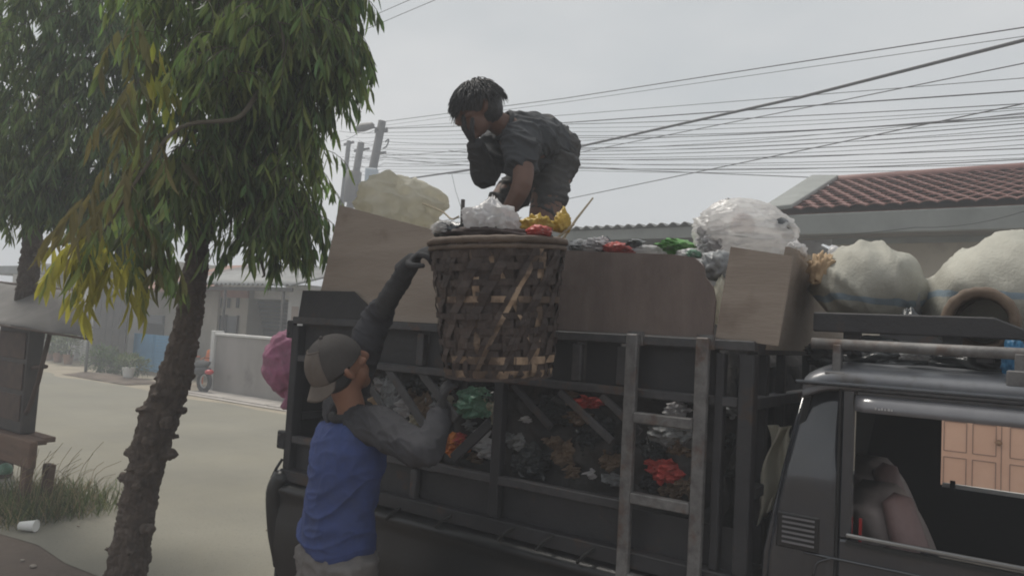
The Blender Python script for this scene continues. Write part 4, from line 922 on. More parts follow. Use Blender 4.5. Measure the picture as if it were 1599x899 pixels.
# other scraps on and below the rack
item('cardboard_piece', 'torn crumpled cardboard sticking out behind upright board', 'cardboard', 1284, 425, .3, 20, .05, 32, m_card, 30, amp=.5, ridge=1, freq=1.6)
item('plastic_jar', 'small white jar poking out beside the smaller woven sack', 'jar', 1303, 395, .55, 9, .04, 12, m_wht, 31, amp=.08, sub=3)
item('blue_bag', 'bright blue plastic hanging from the roof rack edge', 'bag', 1583, 560, .12, 17, .03, 36, m_bag_b, 32, amp=.35, ridge=.9, flat=.95)
item('paper_scrap', 'crumpled pale paper below the rack pipe', 'paper', 1428, 556, .12, 20, .03, 10, m_grey, 33, amp=.5, ridge=1)
item('black_bag', 'dark bundle tied under the strap between the sacks', 'bag', 1420, 505, .12, 14, .03, 24, m_blk, 34, amp=.35)
item('black_bag', 'dark stuffed bag under the smaller woven sack', 'bag', 1365, 560, .34, 100, .16, 34, m_blk, 35, amp=.22, sub=5, flat=.9)
item('black_bag', 'dark stuffed bag under the larger woven sack', 'bag', 1550, 572, .36, 110, .18, 36, m_blk, 36, amp=.22, sub=5, flat=.9)
# ================================================================== HELD BASKET
m_bamd = mat('dark aged bamboo splint', (.045, .033, .03), .7, (.084, .062, .053), 9, 6, bump=.25, bscale=40, grime=.8, gscale=15, gcol=(.03, .023, .022))
m_baml = mat('pale bamboo splint', (.09, .062, .045), .7, (.36, .26, .18), 6, 6, bump=.2, bscale=40, lo=.47, hi=.6)
m_rim = mat('worn bamboo rim', (.085, .062, .048), .75, (.15, .112, .086), 10, 6, bump=.4, bscale=40)
BD = 2.60
bt, bb = P(777, 378, BD), P(778, 590, BD)
bax = (bt - bb).normalized(); Hb = (bt - bb).length; ra_, rb_ = 104 * BD / FPX, 86 * BD / FPX
bu = Vector((1, 0, 0)); bu = (bu - bax * bu.dot(bax)).normalized(); bw = bax.cross(bu)
def brad(h): return rb_ + (ra_ - rb_) * h ** 1.6 + .012 * sin(pi * h) * 0 - .02 * (1 - h) ** 8
def bpt(th, h, off=0.): return bb + bax * (Hb * h) + (bu * cos(th) + bw * sin(th)) * (brad(h) + off)
K = thing('trash_basket', 'big woven bamboo basket full of trash lifted against the truck', 'basket', bb, 'W')
MB().torus(bt - bax * .004, ra_ + .003, .0125, bax, 56, 8, .12).build('rim', m_rim, K, smooth=True)
MB().torus(bt - bax * .026, ra_ + .001, .009, bax, 56, 8, .12).build('rim', m_rim, K, smooth=True)
nd_ = 15
for dirn in (1, -1):
    for k in range(nd_):
        for j in (0, 1):
            mb = MB(); th0 = 2 * pi * (k + .5 * (dirn < 0)) / nd_ + .06 * j * 1.6 + random.uniform(-.04, .04); w_ = random.uniform(.014, .021); of = .003 * dirn
            mb.grid(lambda a, b: bpt(th0 + dirn * 1.15 * a + (b - .5) * w_ / .2, .02 + .95 * a + 0 * b, of + .004 * sin(a * 38 + k) * dirn + (.0045 if dirn > 0 else 0)), 22, 1, (0, 0, .002))
            pale = ((k * 7 + j * 3 + (dirn > 0) * 5) % 13) == 0
            mb.build('splint', m_baml if pale else m_bamd, K)
for k in range(52):
    mb = MB(); th0 = 2 * pi * k / 52 + random.uniform(-.03, .03); w_ = random.uniform(.018, .03); ph = random.random() * 6
    mb.grid(lambda a, b: bpt(th0 + (b - .5) * w_ / .2 + .03 * sin(a * 3 + ph), .02 + .95 * a, -.001 + .004 * sin(a * 30 + ph)), 18, 1, (0, 0, .002))
    mb.build('stave', m_bamd if k % 9 else m_baml, K)
for h, m_, w_ in ((.16, m_baml, .024), (.055, m_baml, .03), (.58, m_baml, .02), (.37, m_bamd, .02), (.47, m_bamd, .018), (.27, m_bamd, .02), (.7, m_bamd, .02), (.81, m_bamd, .022), (.9, m_bamd, .022)):
    mb = MB(); ph = random.random() * 6
    mb.grid(lambda a, b: bpt(2 * pi * a, h + (b - .5) * w_ / Hb + .006 * sin(a * 12 + ph), .0035 + .0075 * sin(a * nd_ * 2 * 2 * pi * .5 + ph)), 120, 1, tuple(bax * .001))
    mb.build('hoop', m_, K)
MB().tube([bb + bax * .01, bb + bax * .02], rb_ * .98, 30).build('bottom', m_bamd, K)
# rubbish in the basket
m_btr = mat('damp rubbish in basket', (.045, .032, .03), .75, (.08, .055, .05), 9, 6, bump=.5, bscale=24, col3=(.34, .31, .28), scale3=16, lo3=.68, hi3=.73)
lin = MB(); lin.tube([bb + bax * (Hb * h) for h in [i / 10 * .97 + .02 for i in range(11)]], [brad(i / 10) - .016 for i in range(11)], 60)
for v_ in lin.v:
    v_ += (v_ - bb).normalized() * .004 * noise.noise(v_ * 14)
solo('basket_rubbish', lin, m_btr, 'dark damp rubbish packed inside the lifted basket', 'trash', 'W', kind='stuff', smooth=True)
def witem(name, label, cat, px, py, d, rx, ry_, rz_, m, seed, **k):
    c = P(px, py, d); s = d / FPX
    return solo(name, crumple(c, (rx * s, ry_, rz_ * s), seed, **k), m, label, cat, 'W', smooth=True)
witem('white_bag', 'crumpled white plastic bag on top of the lifted basket', 'bag', 766, 346, 2.58, 46, .11, 30, m_wht, 81, amp=.36, ridge=.9, freq=1.4, flat=.8, tip=.3, sub=5)
witem('clear_bag', 'small clear film puff at left edge of the lifted basket', 'bag', 694, 358, 2.6, 20, .06, 13, m_clr, 82, amp=.4, ridge=.9)
witem('black_bag', 'black bag at left edge of the lifted basket', 'bag', 706, 362, 2.62, 28, .08, 16, m_blk, 83, amp=.35, ridge=.8)
witem('yellow_bag', 'yellow plastic bag spilling over the basket middle', 'bag', 838, 352, 2.6, 26, .06, 15, m_yel, 84, amp=.5, ridge=1, freq=1.6)
witem('yellow_bag', 'upright yellow bag tip at right of basket, beside sticks', 'bag', 878, 350, 2.62, 13, .03, 22, m_yel, 85, amp=.35, ridge=1, tip=.3)
witem('red_bag', 'small red bag in front on the lifted basket', 'bag', 842, 362, 2.46, 20, .05, 10, m_rd, 86, amp=.3, ridge=.8)
witem('dark_bag', 'dark brown bag filling the basket mouth', 'bag', 780, 372, 2.64, 92, .18, 14, m_btr, 87, amp=.2, flat=.9)
m_stick = mat('dry bamboo stick', (.33, .28, .2), .8, (.4, .34, .25), 8)
solo('bamboo_stick', MB().tube([P(880, 372, 2.66), P(900, 342, 2.68), P(926, 309, 2.7)], [.0055, .005, .0035], 6), m_stick, 'long thin bamboo stick leaning out of the basket', 'stick', 'W')
solo('bamboo_stick', MB().tube([P(872, 370, 2.6), P(896, 350, 2.6)], .005, 6), m_stick, 'short bamboo stick beside the yellow bag tip', 'stick', 'W')
solo('dark_stick', MB().bar(P(721, 372, 2.72), P(723, 312, 2.76), .014, .01), mat('dark wet wood', (.07, .06, .055), .8), 'dark upright stick between black bag and white bag', 'stick', 'W')
solo('dry_twig', MB().tube(catmull([P(660, 318, 3.2), P(690, 330, 3.1), P(705, 342, 3.0), P(716, 338, 2.9)], 4), .004, 5), m_stick, 'thin bent twig between cream sack and black bag', 'twig', 'W')

# ================================================================== PEOPLE
m_skin = mat('tanned skin', (.26, .13, .085), .55, (.31, .16, .105), 9, 5, bump=.05, bscale=60)
m_shirt = mat('blue jersey cloth', (.036, .058, .185), .75, (.05, .08, .235), 5, 6, bump=.3, bscale=220, grime=.45, gscale=7, gcol=(.03, .034, .06))
m_sleeve = mat('charcoal sleeve cloth', (.032, .032, .039), .85, (.05, .049, .056), 6, 6, bump=.3, bscale=200, grime=.5, gscale=8, gcol=(.035, .033, .035))
m_glove = mat('black knit glove', (.032, .032, .035), .9, (.05, .05, .053), 12, 5, bump=.4, bscale=160)
m_trous = mat('dusty grey trousers', (.13, .12, .115), .9, (.18, .168, .16), 4, 7, bump=.25, bscale=160)
m_capd = mat('dark cap cloth', (.05, .044, .042), .9, (.07, .062, .058), 8, 5, bump=.3, bscale=200)
m_capl = mat('faded cap cloth', (.12, .10, .085), .9, (.155, .13, .11), 8, 5, bump=.3, bscale=200)
m_tee = mat('black tee cloth', (.036, .039, .044), .9, (.055, .058, .064), 4, 7, bump=.2, bscale=160, col3=(.10, .104, .11), scale3=4, lo3=.62, hi3=.8)
m_short = mat('dark shorts cloth', (.05, .049, .05), .9, (.072, .07, .07), 4, 7, bump=.2, bscale=160, col3=(.10, .094, .088), scale3=5, lo3=.6, hi3=.8)
m_hair = mat('black hair', (.03, .03, .032), .6, (.045, .044, .046), 30, 4, bump=.4, bscale=90)
m_shoe = mat('black rubber boot', (.025, .025, .025), .6)
m_eye = mat('eye dark', (.12, .10, .09), .3)
m_skin2 = mat('shade-darkened skin', (.12, .067, .05), .6, (.155, .086, .064), 9, 5, bump=.05, bscale=60)  # darker copy of the skin, backlit shade put into its colour
UP = Vector((0, 0, 1))
def hand(mb, w, d, n, k=1., r=.0088, curl=.5, thumb=.6, flip=1):
    """palm and five fingers: w wrist, d towards the fingers, n out of the palm."""
    d = d.normalized(); n = (n - d * n.dot(d)).normalized(); s = d.cross(n) * flip
    mb.limb([w - d * .02, w + d * .035, w + d * .085 * k], [(.024 * k, .018 * k), (.036 * k, .016 * k), (.038 * k, .013 * k)], 12, 4, side=s)
    for i, (o_, L_, sp) in enumerate(((-.031, .062, -.12), (-.0105, .074, -.03), (.0105, .08, .03), (.0315, .07, .1))):
        p = w + d * (.08 * k) + s * (o_ * k); a = curl * (.6 + .12 * i); pts = [p]; dd = d + s * sp
        for seg in (.46, .3, .24):
            q_ = dd.normalized() * cos(a) + n * sin(a); p = p + q_ * (L_ * seg * k); pts.append(p); a += curl * .75
        mb.limb(pts, [r * 1.08 * k, r * k, r * .95 * k, r * .8 * k], 8, 3)
    p = w + d * .022 * k + s * .026 * k; q1 = p + (d * .55 + s * .75 + n * .3).normalized() * .042 * k
    q2 = q1 + (d * .8 + s * (.4 - thumb * .5) + n * thumb).normalized() * .032 * k; q3 = q2 + (d * .8 - s * .2 + n * thumb).normalized() * .024 * k
    mb.limb([p, q1, q2, q3], [.015 * k, .0115 * k, .0105 * k, .0085 * k], 8, 3)
def head_axes(f, lean=None):
    f = Vector(f).normalized(); u = (lean or UP); u = (u - f * u.dot(f)).normalized(); return f, u, f.cross(u)
def head(mb, c, f, u, s, k=1.):
    R3 = Matrix((f, s, u)).transposed()
    mb.ball(c + u * .02 * k - f * .008, (.098 * k, .076 * k, .098 * k), 3, R3)
    mb.ball(c + f * .03 * k - u * .045 * k, (.064 * k, .057 * k, .07 * k), 3, R3)
    mb.ball(c + f * .055 * k - u * .1 * k, (.03 * k, .03 * k, .024 * k), 2, R3)                 # chin
    mb.limb([c + f * .082 * k + u * .025 * k, c + f * .098 * k, c + f * .113 * k - u * .022 * k, c + f * .094 * k - u * .032 * k], [.010, .0125, .0165, .011], 8, 4)   # nose
    mb.ball(c + f * .088 * k - u * .058 * k, (.012, .024, .008), 2, R3); mb.ball(c + f * .086 * k - u * .071 * k, (.012, .021, .008), 2, R3)   # lips
    mb.ball(c + f * .08 * k + u * .036 * k, (.014, .05, .010), 2, R3)                           # brow
    for q_ in (1, -1):
        mb.ball(c + s * q_ * .045 * k + f * .066 * k - u * .012 * k, (.022, .02, .016), 2, R3)     # cheek
        mb.limb([c + s * q_ * .073 * k + u * .028 * k - f * .012, c + s * q_ * .086 * k + u * .012 * k - f * .024, c + s * q_ * .083 * k - u * .018 * k - f * .014, c + s * q_ * .073 * k - u * .034 * k + f * .0], [.008, .013, .012, .007], 8, 4)  # ear
def fold(sc, am, seed, tilt=0.):
    def fn(v_, n_):
        q_ = Vector((v_.x * sc * .6 + seed, v_.y * sc * .6, v_.z * sc * 1.5 + v_.x * sc * tilt))
        return am * 1.3 * ((1 - abs(noise.noise(q_))) ** 5 - .3) + am * .9 * ((1 - abs(noise.noise(q_ * 2.1 + Vector((5, 0, 0))))) ** 6 - .2) + am * .3 * noise.noise(q_ * 2.3)
    return fn

# ---------------- the man on the ground, back to us, lifting the basket
pel, wai, che, nkb = P(526, 862, 2.80), P(532, 785, 2.77), P(543, 710, 2.75), P(548, 645, 2.74)
shR, elR, wrR = P(592, 668, 2.63), P(664, 706, 2.43), P(690, 645, 2.60)
shL, elL, wrL = P(538, 622, 2.87), P(588, 498, 2.86), P(640, 412, 2.70)
sd1 = (P(600, 690, 2.62) - P(505, 660, 2.90)); sd1.z = 0; sd1.normalize(); fw1 = UP.cross(sd1)
hc = P(531, 574, 2.71); f1, u1, s1 = head_axes((.60, .56, .57))
foot0 = Vector((pel.x, pel.y, 0))
M1 = thing('person', 'man in blue shirt and backward cap, arms raised, lifting basket to truck', 'person', foot0, 'W')
hipR, hipL = pel + sd1 * .085 - UP * .03, pel - sd1 * .085 - UP * .03
knR, knL = Vector((hipR.x, hipR.y, .46)) + fw1 * .05 + sd1 * .02, Vector((hipL.x, hipL.y, .46)) + fw1 * .03 - sd1 * .03
anR, anL = Vector((knR.x, knR.y, .09)) - fw1 * .03, Vector((knL.x, knL.y, .09)) - fw1 * .04
body = MB()
body.limb([pel - UP * .06, wai, che, nkb - UP * .02], [(.14, .1), (.125, .09), (.155, .1), (.08, .06)], 18, 5, side=sd1)
body.limb([nkb - UP * .05, nkb + UP * .02, hc - u1 * .05 - f1 * .02], [.06, .052, .055], 14)
head(body, hc, f1, u1, s1)
body.limb([nkb + (shR - nkb) * .4, shR, elR, wrR], [.055, .055, .042, .028], 12)
body.limb([nkb + (shL - nkb) * .4, shL, elL, wrL], [.055, .055, .042, .028], 12)
dR = (P(693, 598, 2.57) - wrR).normalized(); dL = (P(676, 378, 2.62) - wrL).normalized()
nR = (P(775, 590, 2.6) - wrR); nL = (P(775, 480, 2.6) - wrL)
hand(body, wrR, dR, nR, .95, .0075, .75); hand(body, wrL, dL, nL, .95, .0075, .8, flip=-1)
for hp_, kn, an in ((hipR, knR, anR), (hipL, knL, anL)): body.limb([hp_, kn, an], [.085, .055, .038], 12)
for an in (anR, anL): body.limb([an - fw1 * .04 - UP * .04, an + fw1 * .06 - UP * .055, an + fw1 * .15 - UP * .065], [(.04, .04), (.04, .03), (.036, .02)], 12, side=sd1)
remesh(body, .0065, 3).build('body', m_skin, M1, smooth=True)
MB().ball(hc + f1 * .072 + s1 * .031 + u1 * .012, .012, 2).build('eye', m_eye, M1, smooth=True); MB().ball(hc + f1 * .072 - s1 * .031 + u1 * .012, .012, 2).build('eye', m_eye, M1, smooth=True)
# shirt: loose blue body, charcoal raglan sleeves, black collar
hem = pel + UP * .045 - sd1 * .01
sh = MB(); sh.limb([hem, wai, che + UP * .0, P(549, 668, 2.74), nkb - UP * .01], [(.168, .128), (.15, .118), (.172, .122), (.155, .1), (.07, .06)], 28, 6, side=sd1)
def sfold(v_, n_):
    h = (v_.z - hem.z); b_ = max(0, 1 - h / .42)
    lat = (v_ - pel).dot(sd1)
    arc = sin((h - 1.5 * lat * lat * 2.0 + .05 * noise.noise(v_ * 6)) * 62 + 2.2 * noise.noise(v_ * 5))
    cr_ = (1 - abs(noise.noise(Vector((lat * 5, 0, (h - 2.6 * lat * lat) * 16)) + Vector((2, 7, 0))))) ** 6
    c2_ = (1 - abs(noise.noise(Vector((lat * 9 + h * 6, 3, h * 8 - lat * 9))))) ** 6
    return .008 * arc * b_ * abs(noise.noise(v_ * 4 + Vector((3, 1, 0)))) + .013 * cr_ * (.35 + .65 * b_) + .005 * c2_ + .004 * noise.noise(v_ * 6) - .004
remesh(sh, .005, 2, sfold).build('shirt', m_shirt, M1, smooth=True, label='loose blue shirt body')
def sleeve(pts, rads, name, m, seed, am=.008, par=M1, vox=.005):
    mb = MB(); mb.limb(pts, rads, 18, 6); return remesh(mb, vox, 2, fold(10, am, seed, .9)).build(name, m, par, smooth=True)
sleeve([nkb + (shR - nkb) * .25 - UP * .03, shR + UP * .005, shR.lerp(elR, .55), elR, elR.lerp(wrR, .55), wrR + (elR - wrR).normalized() * .01], [.068, .072, .061, .052, .044, .039], 'sleeve', m_sleeve, 2.0, .0065)
sleeve([nkb + (shL - nkb) * .3 - UP * .03, shL, shL.lerp(elL, .55), elL, elL.lerp(wrL, .25)], [.08, .082, .068, .058, .047], 'sleeve', m_sleeve, 6.0, .006)
sleeve([elL.lerp(wrL, .1), elL.lerp(wrL, .5), wrL], [.044, .039, .034], 'arm_cover', m_glove, 7.0, .004)
MB().torus(nkb + UP * .005, .068, .017, (hc - nkb).normalized(), 32, 8).build('collar', m_glove, M1, smooth=True)
for w_, d_, n_, fl in ((wrR, dR, nR, 1), (wrL, dL, nL, -1)):
    g = MB(); hand(g, w_, d_, n_, 1.02, .0102, .75 if fl == 1 else .8, flip=fl); g.limb([w_ - d_ * .05, w_, w_ + d_ * .03], [.036, .033, .03], 12)
    remesh(g, .004, 2).build('glove', m_glove, M1, smooth=True)
tr = MB(); tr.limb([pel + UP * .06, pel, pel - UP * .08], [(.145, .112), (.158, .122), (.15, .115)], 24, 5, side=sd1)
for hp_, kn, an in ((hipR, knR, anR), (hipL, knL, anL)): tr.limb([hp_ + UP * .02, hp_.lerp(kn, .5), kn, an + UP * .03], [.105, .095, .078, .068], 18)
remesh(tr, .009, 2, fold(9, .011, 4, .5)).build('trousers', m_trous, M1, smooth=True)
for an in (anR, anL):
    b_ = MB(); b_.limb([an + UP * .06, an - UP * .0, an - fw1 * .01 - UP * .04], [.055, .055, .05], 14); b_.limb([an - fw1 * .05 - UP * .05, an + fw1 * .07 - UP * .052, an + fw1 * .18 - UP * .058], [(.045, .04), (.05, .038), (.04, .028)], 14, side=sd1)
    remesh(b_, .007, 2).build('boot', m_shoe, M1, smooth=True)
# cap worn backwards
R1 = Matrix((f1, s1, u1)).transposed()
def capdome(rmul):
    mb = MB()
    def fn(a, b):
        th = 2 * pi * a; lim = radians(84) + radians(20) * (.5 - .5 * cos(th)); ph = lim * b
        return hc + u1 * .022 - f1 * .010 + R1 @ Vector((cos(th) * sin(ph) * .112 * rmul, sin(th) * sin(ph) * .093 * rmul, cos(ph) * .112 * rmul))
    mb.grid(fn, 40, 16, tuple(-u1 * .002)); return mb
cp = capdome(1.0).build('cap', m_capd, M1, smooth=True)
ft = MB()
def bp(a, b):
    th = pi + (a - .5) * 1.9; r0 = Vector((cos(th) * .108, sin(th) * .092, -.018 - .012 * abs(a - .5)))
    ext = b * .075 * (1 - (2 * a - 1) ** 4 * .6); r_ = r0 + Vector((-ext * .62, 0, -ext * .78)) + Vector((0, 0, .02 * (1 - (2 * a - 1) ** 2) * b))
    return hc + u1 * .022 - f1 * .010 + R1 @ r_
ft.grid(bp, 20, 6, tuple(f1 * .004)); ft.build('brim', m_capl, cp, smooth=True)
pn = MB()
def bk2(a, b):
    th = pi + (a - .5) * 1.5; ph = radians(38) + radians(66) * b
    return hc + u1 * .022 - f1 * .010 + R1 @ Vector((cos(th) * sin(ph) * .1135, sin(th) * sin(ph) * .0945, cos(ph) * .1135))
pn.grid(bk2, 16, 10, tuple(-f1 * -.001)); pn.build('front_panel', m_capl, cp, smooth=True)
MB().tube([hc + u1 * .022 - f1 * .010 + R1 @ Vector((cos(t_) * sin(radians(37)) * .114, sin(t_) * sin(radians(37)) * .095, cos(radians(37)) * .114)) for t_ in [pi + (i / 14 - .5) * 1.6 for i in range(15)]], .0025, 6).build('seam', m_capl, cp)
MB().ball(hc + u1 * .136 - f1 * .010, .008, 2).build('button', m_capd, cp, smooth=True)
hr = MB(); hr.ball(hc - f1 * .035 - u1 * .012, (.072, .076, .06), 3, R1); hr.build('hair', m_hair, M1, smooth=True)

# ---------------- the man bending on top of the load
pl2, md2, ch2, nk2 = P(864, 236, 3.86), P(843, 226, 3.76), P(813, 216, 3.62), P(788, 198, 3.54)
hc2 = P(746, 172, 3.47); f2, u2, s2 = head_axes((-.86, -.22, -.46))
shL2, elL2, wrL2 = P(815, 226, 3.42), P(815, 288, 3.30), P(783, 346, 3.36)
shR2, elR2, wrR2 = P(782, 218, 3.74), P(757, 274, 3.58), P(741, 224, 3.46)
hL2, kL2, aL2 = P(868, 256, 3.78), P(843, 364, 3.64), P(856, 475, 3.74)
hR2, kR2, aR2 = P(850, 250, 3.98), P(778, 322, 3.84), P(796, 450, 3.94)
M2 = thing('person', 'man in dark tee and shorts bending on the load, hand at face', 'person', (aL2 + aR2) / 2 - UP * .08, 'W')
sp2 = (ch2 - pl2).normalized(); sd2 = (shL2 - shR2).normalized()
b2 = MB()
b2.limb([pl2, md2, ch2, nk2], [(.14, .11), (.13, .1), (.155, .105), (.07, .06)], 18, 5, side=sd2)
b2.limb([nk2 - (hc2 - nk2) * .2, nk2 + (hc2 - nk2) * .4, hc2 - u2 * .03 - f2 * .03], [.06, .055, .06], 14)
head(b2, hc2, f2, u2, s2)
b2.limb([ch2.lerp(shL2, .3), shL2, elL2, wrL2], [.06, .058, .046, .03], 14); b2.limb([ch2.lerp(shR2, .3), shR2, elR2, wrR2], [.06, .056, .043, .029], 14)
hand(b2, wrL2, (wrL2 - elL2) + Vector((0, 0, -.1)), Vector((-.6, .7, 0)), 1., .0088, .45)
hand(b2, wrR2, (hc2 + f2 * .1 - u2 * .03 - wrR2), (hc2 - wrR2) + Vector((.15, 0, 0)), 1., .0088, .55, flip=-1)
for h_, k_, a_ in ((hL2, kL2, aL2), (hR2, kR2, aR2)):
    b2.limb([h_, h_.lerp(k_, .5), k_, k_.lerp(a_, .4), a_], [.1, .085, .06, .058, .038], 14)
    b2.limb([a_ - f2 * .03 - UP * .04, a_ + Vector((-.07, -.03, -.055)), a_ + Vector((-.15, -.06, -.06))], [(.04, .04), (.042, .03), (.036, .02)], 12)
remesh(b2, .0065, 3).build('body', m_skin2, M2, smooth=True)
for q_ in (1, -1): MB().ball(hc2 + f2 * .066 + s2 * .031 * q_ + u2 * .012, .0105, 2).build('eye', m_eye, M2, smooth=True)
ts = MB(); ts.limb([pl2 + sp2 * .0, md2 + UP * .02, ch2 + UP * .015, nk2.lerp(ch2, .25)], [(.16, .125), (.155, .118), (.175, .116), (.085, .07)], 26, 6, side=sd2)
ts.limb([ch2.lerp(shL2, .4), shL2 + UP * .01, shL2.lerp(elL2, .62)], [.09, .09, .076], 18); ts.limb([ch2.lerp(shR2, .4), shR2 + UP * .01, shR2.lerp(elR2, .7)], [.09, .088, .074], 18)
ts.limb([ch2 - UP * .05, md2 - UP * .045, md2.lerp(pl2, .4) - UP * .03], [(.11, .1), (.12, .09), (.11, .08)], 18, side=sd2)
remesh(ts, .0065, 2, fold(8, .012, 11, .4)).build('tee_shirt', m_tee, M2, smooth=True)
MB().torus(nk2.lerp(hc2, .05), .07, .012, (hc2 - nk2).normalized(), 28, 8).build('collar', m_tee, M2, smooth=True)
st2 = MB(); st2.limb([pl2 + sp2 * .07, pl2, pl2 - sp2 * .07 - UP * .03], [(.155, .12), (.165, .135), (.12, .105)], 24, 5, side=sd2)
st2.limb([hL2 + UP * .02, hL2.lerp(kL2, .45), hL2.lerp(kL2, .86)], [.112, .088, .066], 18); st2.limb([hR2 + UP * .02, hR2.lerp(kR2, .5), kR2.lerp(aR2, .05)], [.11, .092, .075], 18)
remesh(st2, .008, 2, fold(8, .014, 17, .3)).build('shorts', m_short, M2, smooth=True)
MB().tube(catmull([pl2 + sp2 * .08 + UP * .155 - sd2 * .06, pl2 + sp2 * .06 + UP * .16 + sd2 * .02, pl2 + sp2 * .05 + UP * .14 + sd2 * .1], 5), (.02), 8).build('waistband', m_short, M2, smooth=True)
sleeve([elR2.lerp(shR2, .4), elR2 + UP * .0, elR2.lerp(wrR2, .5), wrR2], [.066, .064, .052, .041], 'arm_cover', m_glove, 3.0, .005, M2)
g = MB(); hand(g, wrR2, (hc2 + f2 * .1 - u2 * .03 - wrR2), (hc2 - wrR2) + Vector((.15, 0, 0)), 1.06, .0105, .55, flip=-1); remesh(g, .0045, 2).build('glove', m_glove, M2, smooth=True)
R2 = Matrix((f2, s2, u2)).transposed()
h2 = MB(); h2.ball(hc2 + u2 * .038 - f2 * .02, (.112, .092, .095), 3, R2); h2.ball(hc2 - f2 * .045 - u2 * .01, (.075, .084, .08), 3, R2)
rs = random.Random(5); h3 = MB()
for i in range(1100):
    th = rs.uniform(-3.14, 3.14); ph = rs.uniform(.02, 1.6)
    d_ = R2 @ Vector((cos(th) * sin(ph), sin(th) * sin(ph), cos(ph))); p_ = hc2 + u2 * .035 - f2 * .015 + R2 @ Vector((cos(th) * sin(ph) * .1, sin(th) * sin(ph) * .082, cos(ph) * .088))
    t_ = (d_ * .12 + f2 * (.8 * cos(th) + .2) - u2 * (.15 + .5 * sin(ph)) + s2 * .4 * sin(th) + Vector((rs.gauss(0, .15), rs.gauss(0, .15), rs.gauss(0, .15)))).normalized()
    h3.tube(catmull([p_ - d_ * .012, p_ + (t_ + d_ * .5) * .022, p_ + (t_ - UP * .25) * rs.uniform(.04, .065)], 2), [.0045, .004, .0032, .002, .0008], 4, cap=False)
hm2 = remesh(h2, .005, 3, lambda v_, n_: .003 * noise.noise(v_ * 60)).build('hair', m_hair, M2, smooth=True)
h3.build('hair_strands', m_hair, hm2, smooth=True, kind='stuff')
for a_ in (aL2, aR2):
    b_ = MB(); b_.limb([a_ + UP * .03, a_ - UP * .02], [.05, .05], 12); b_.limb([a_ + Vector((.05, .02, -.05)), a_ + Vector((-.07, -.03, -.05)), a_ + Vector((-.17, -.07, -.055))], [(.045, .04), (.05, .038), (.04, .028)], 12); remesh(b_, .008, 2).build('shoe', m_shoe, M2, smooth=True)

# ================================================================== TREES AND STALL
m_bark = mat('dark knobbly bark', (.062, .046, .037), .95, (.11, .085, .068), 14, 8, bump=.7, bscale=40, col3=(.16, .13, .11), scale3=22, lo3=.6, hi3=.75)
m_twig = mat('twig bark', (.11, .095, .07), .9)
m_leafd = mat('mast tree leaf', (.11, .172, .055), .45, island=.6, translucent=.47, spec=.45)
m_leafm = mat('mast tree mid leaf', (.155, .22, .06), .45, island=.55, translucent=.47, spec=.45)
m_leafy = mat('yellowing leaf', (.36, .37, .055), .55, island=.35, translucent=.5)
m_leafo = mat('olive brown leaf', (.15, .145, .045), .55, island=.5, translucent=.4)
rt = random.Random(11)
def trunk(px, ds, ws, knobs, base_z=0):
    pts = [P(x, y, d) for (x, y), d in zip(px, ds)]; rr = [w * d / FPX / 2 for w, d in zip(ws, ds)]
    b = pts[0] + (pts[0] - pts[1]) * ((pts[0].z - base_z) / (pts[1].z - pts[0].z)); pts = [b] + pts; rr = [rr[0] * 1.25] + rr
    mb = MB(); mb.limb(pts, rr, 20, 6)
    for (x, y, r, d) in knobs: r *= .74; mb.ball(P(x, y, d), (r * d / FPX, r * d / FPX, r * d / FPX * rt.uniform(.5, 1.0)), 2)
    for k in range(26):
        i = rt.randrange(1, max(2, len(pts) // 2)); u_ = rt.random(); q_ = pts[i].lerp(pts[i + 1], u_); r_ = rr[i]; a_ = rt.random() * 6.28
        mb.ball(q_ + Vector((cos(a_), sin(a_), 0)) * r_ * .95, rt.uniform(.008, .022), 2)
    return pts, remesh(mb, .008, 2, lambda v_, n_: .011 * noise.noise(v_ * 18) + .007 * noise.noise(v_ * 45) - .012 * (1 - abs(noise.noise(Vector((v_.x * 34, v_.y * 34, v_.z * 10))))) ** 5 - .008 * (1 - abs(noise.noise(Vector((v_.x * 12, v_.y * 12, v_.z * 45))))) ** 6)
kn1 = [(266, 709, 19, 4.1), (203, 705, 14, 4.1), (192, 745, 13, 4.1), (188, 786, 12, 4.1), (241, 777, 13, 4.1), (230, 826, 18, 4.02), (169, 856, 11, 4.1), (284, 641, 12, 4.1), (273, 681, 12, 4.1), (237, 803, 10, 4.1), (201, 733, 10, 4.02), (233, 690, 20, 4.0), (222, 640, 16, 4.05), (245, 620, 14, 4.02), (178, 880, 13, 4.1), (205, 860, 14, 4.0), (260, 660, 16, 4.0), (215, 760, 14, 4.0)]
pts1, mb1 = trunk([(197, 899), (210, 820), (226, 740), (246, 660), (272, 590), (291, 520), (302, 450), (309, 395), (322, 300), (345, 200), (368, 100), (384, 0), (396, -120), (402, -260)], [4.12] * 14, [64, 58, 56, 60, 53, 45, 41, 37, 31, 26, 22, 18, 14, 8], kn1)
base1 = Vector(pts1[0]); base1.z = 0
T1 = thing('mast_tree', 'drooping mast tree with dark knobbly trunk standing beside the truck', 'tree', base1, 'W', 'roadside trees')
mb1.build('trunk', m_bark, T1, smooth=True)
pts2, mb2 = trunk([(6, 690), (16, 620), (26, 560), (36, 500), (48, 400), (60, 280), (70, 150), (76, 0), (80, -160)], [7.3] * 9, [30, 30, 32, 32, 30, 26, 22, 16, 10], [(36, 600, 8, 7.3), (6, 640, 7, 7.3)])
base2 = Vector(pts2[0]); base2.z = 0
T2 = thing('mast_tree', 'mast tree behind the bench, its crown filling the upper left corner', 'tree', base2, 'W', 'roadside trees')
mb2.build('trunk', m_bark, T2, smooth=True)
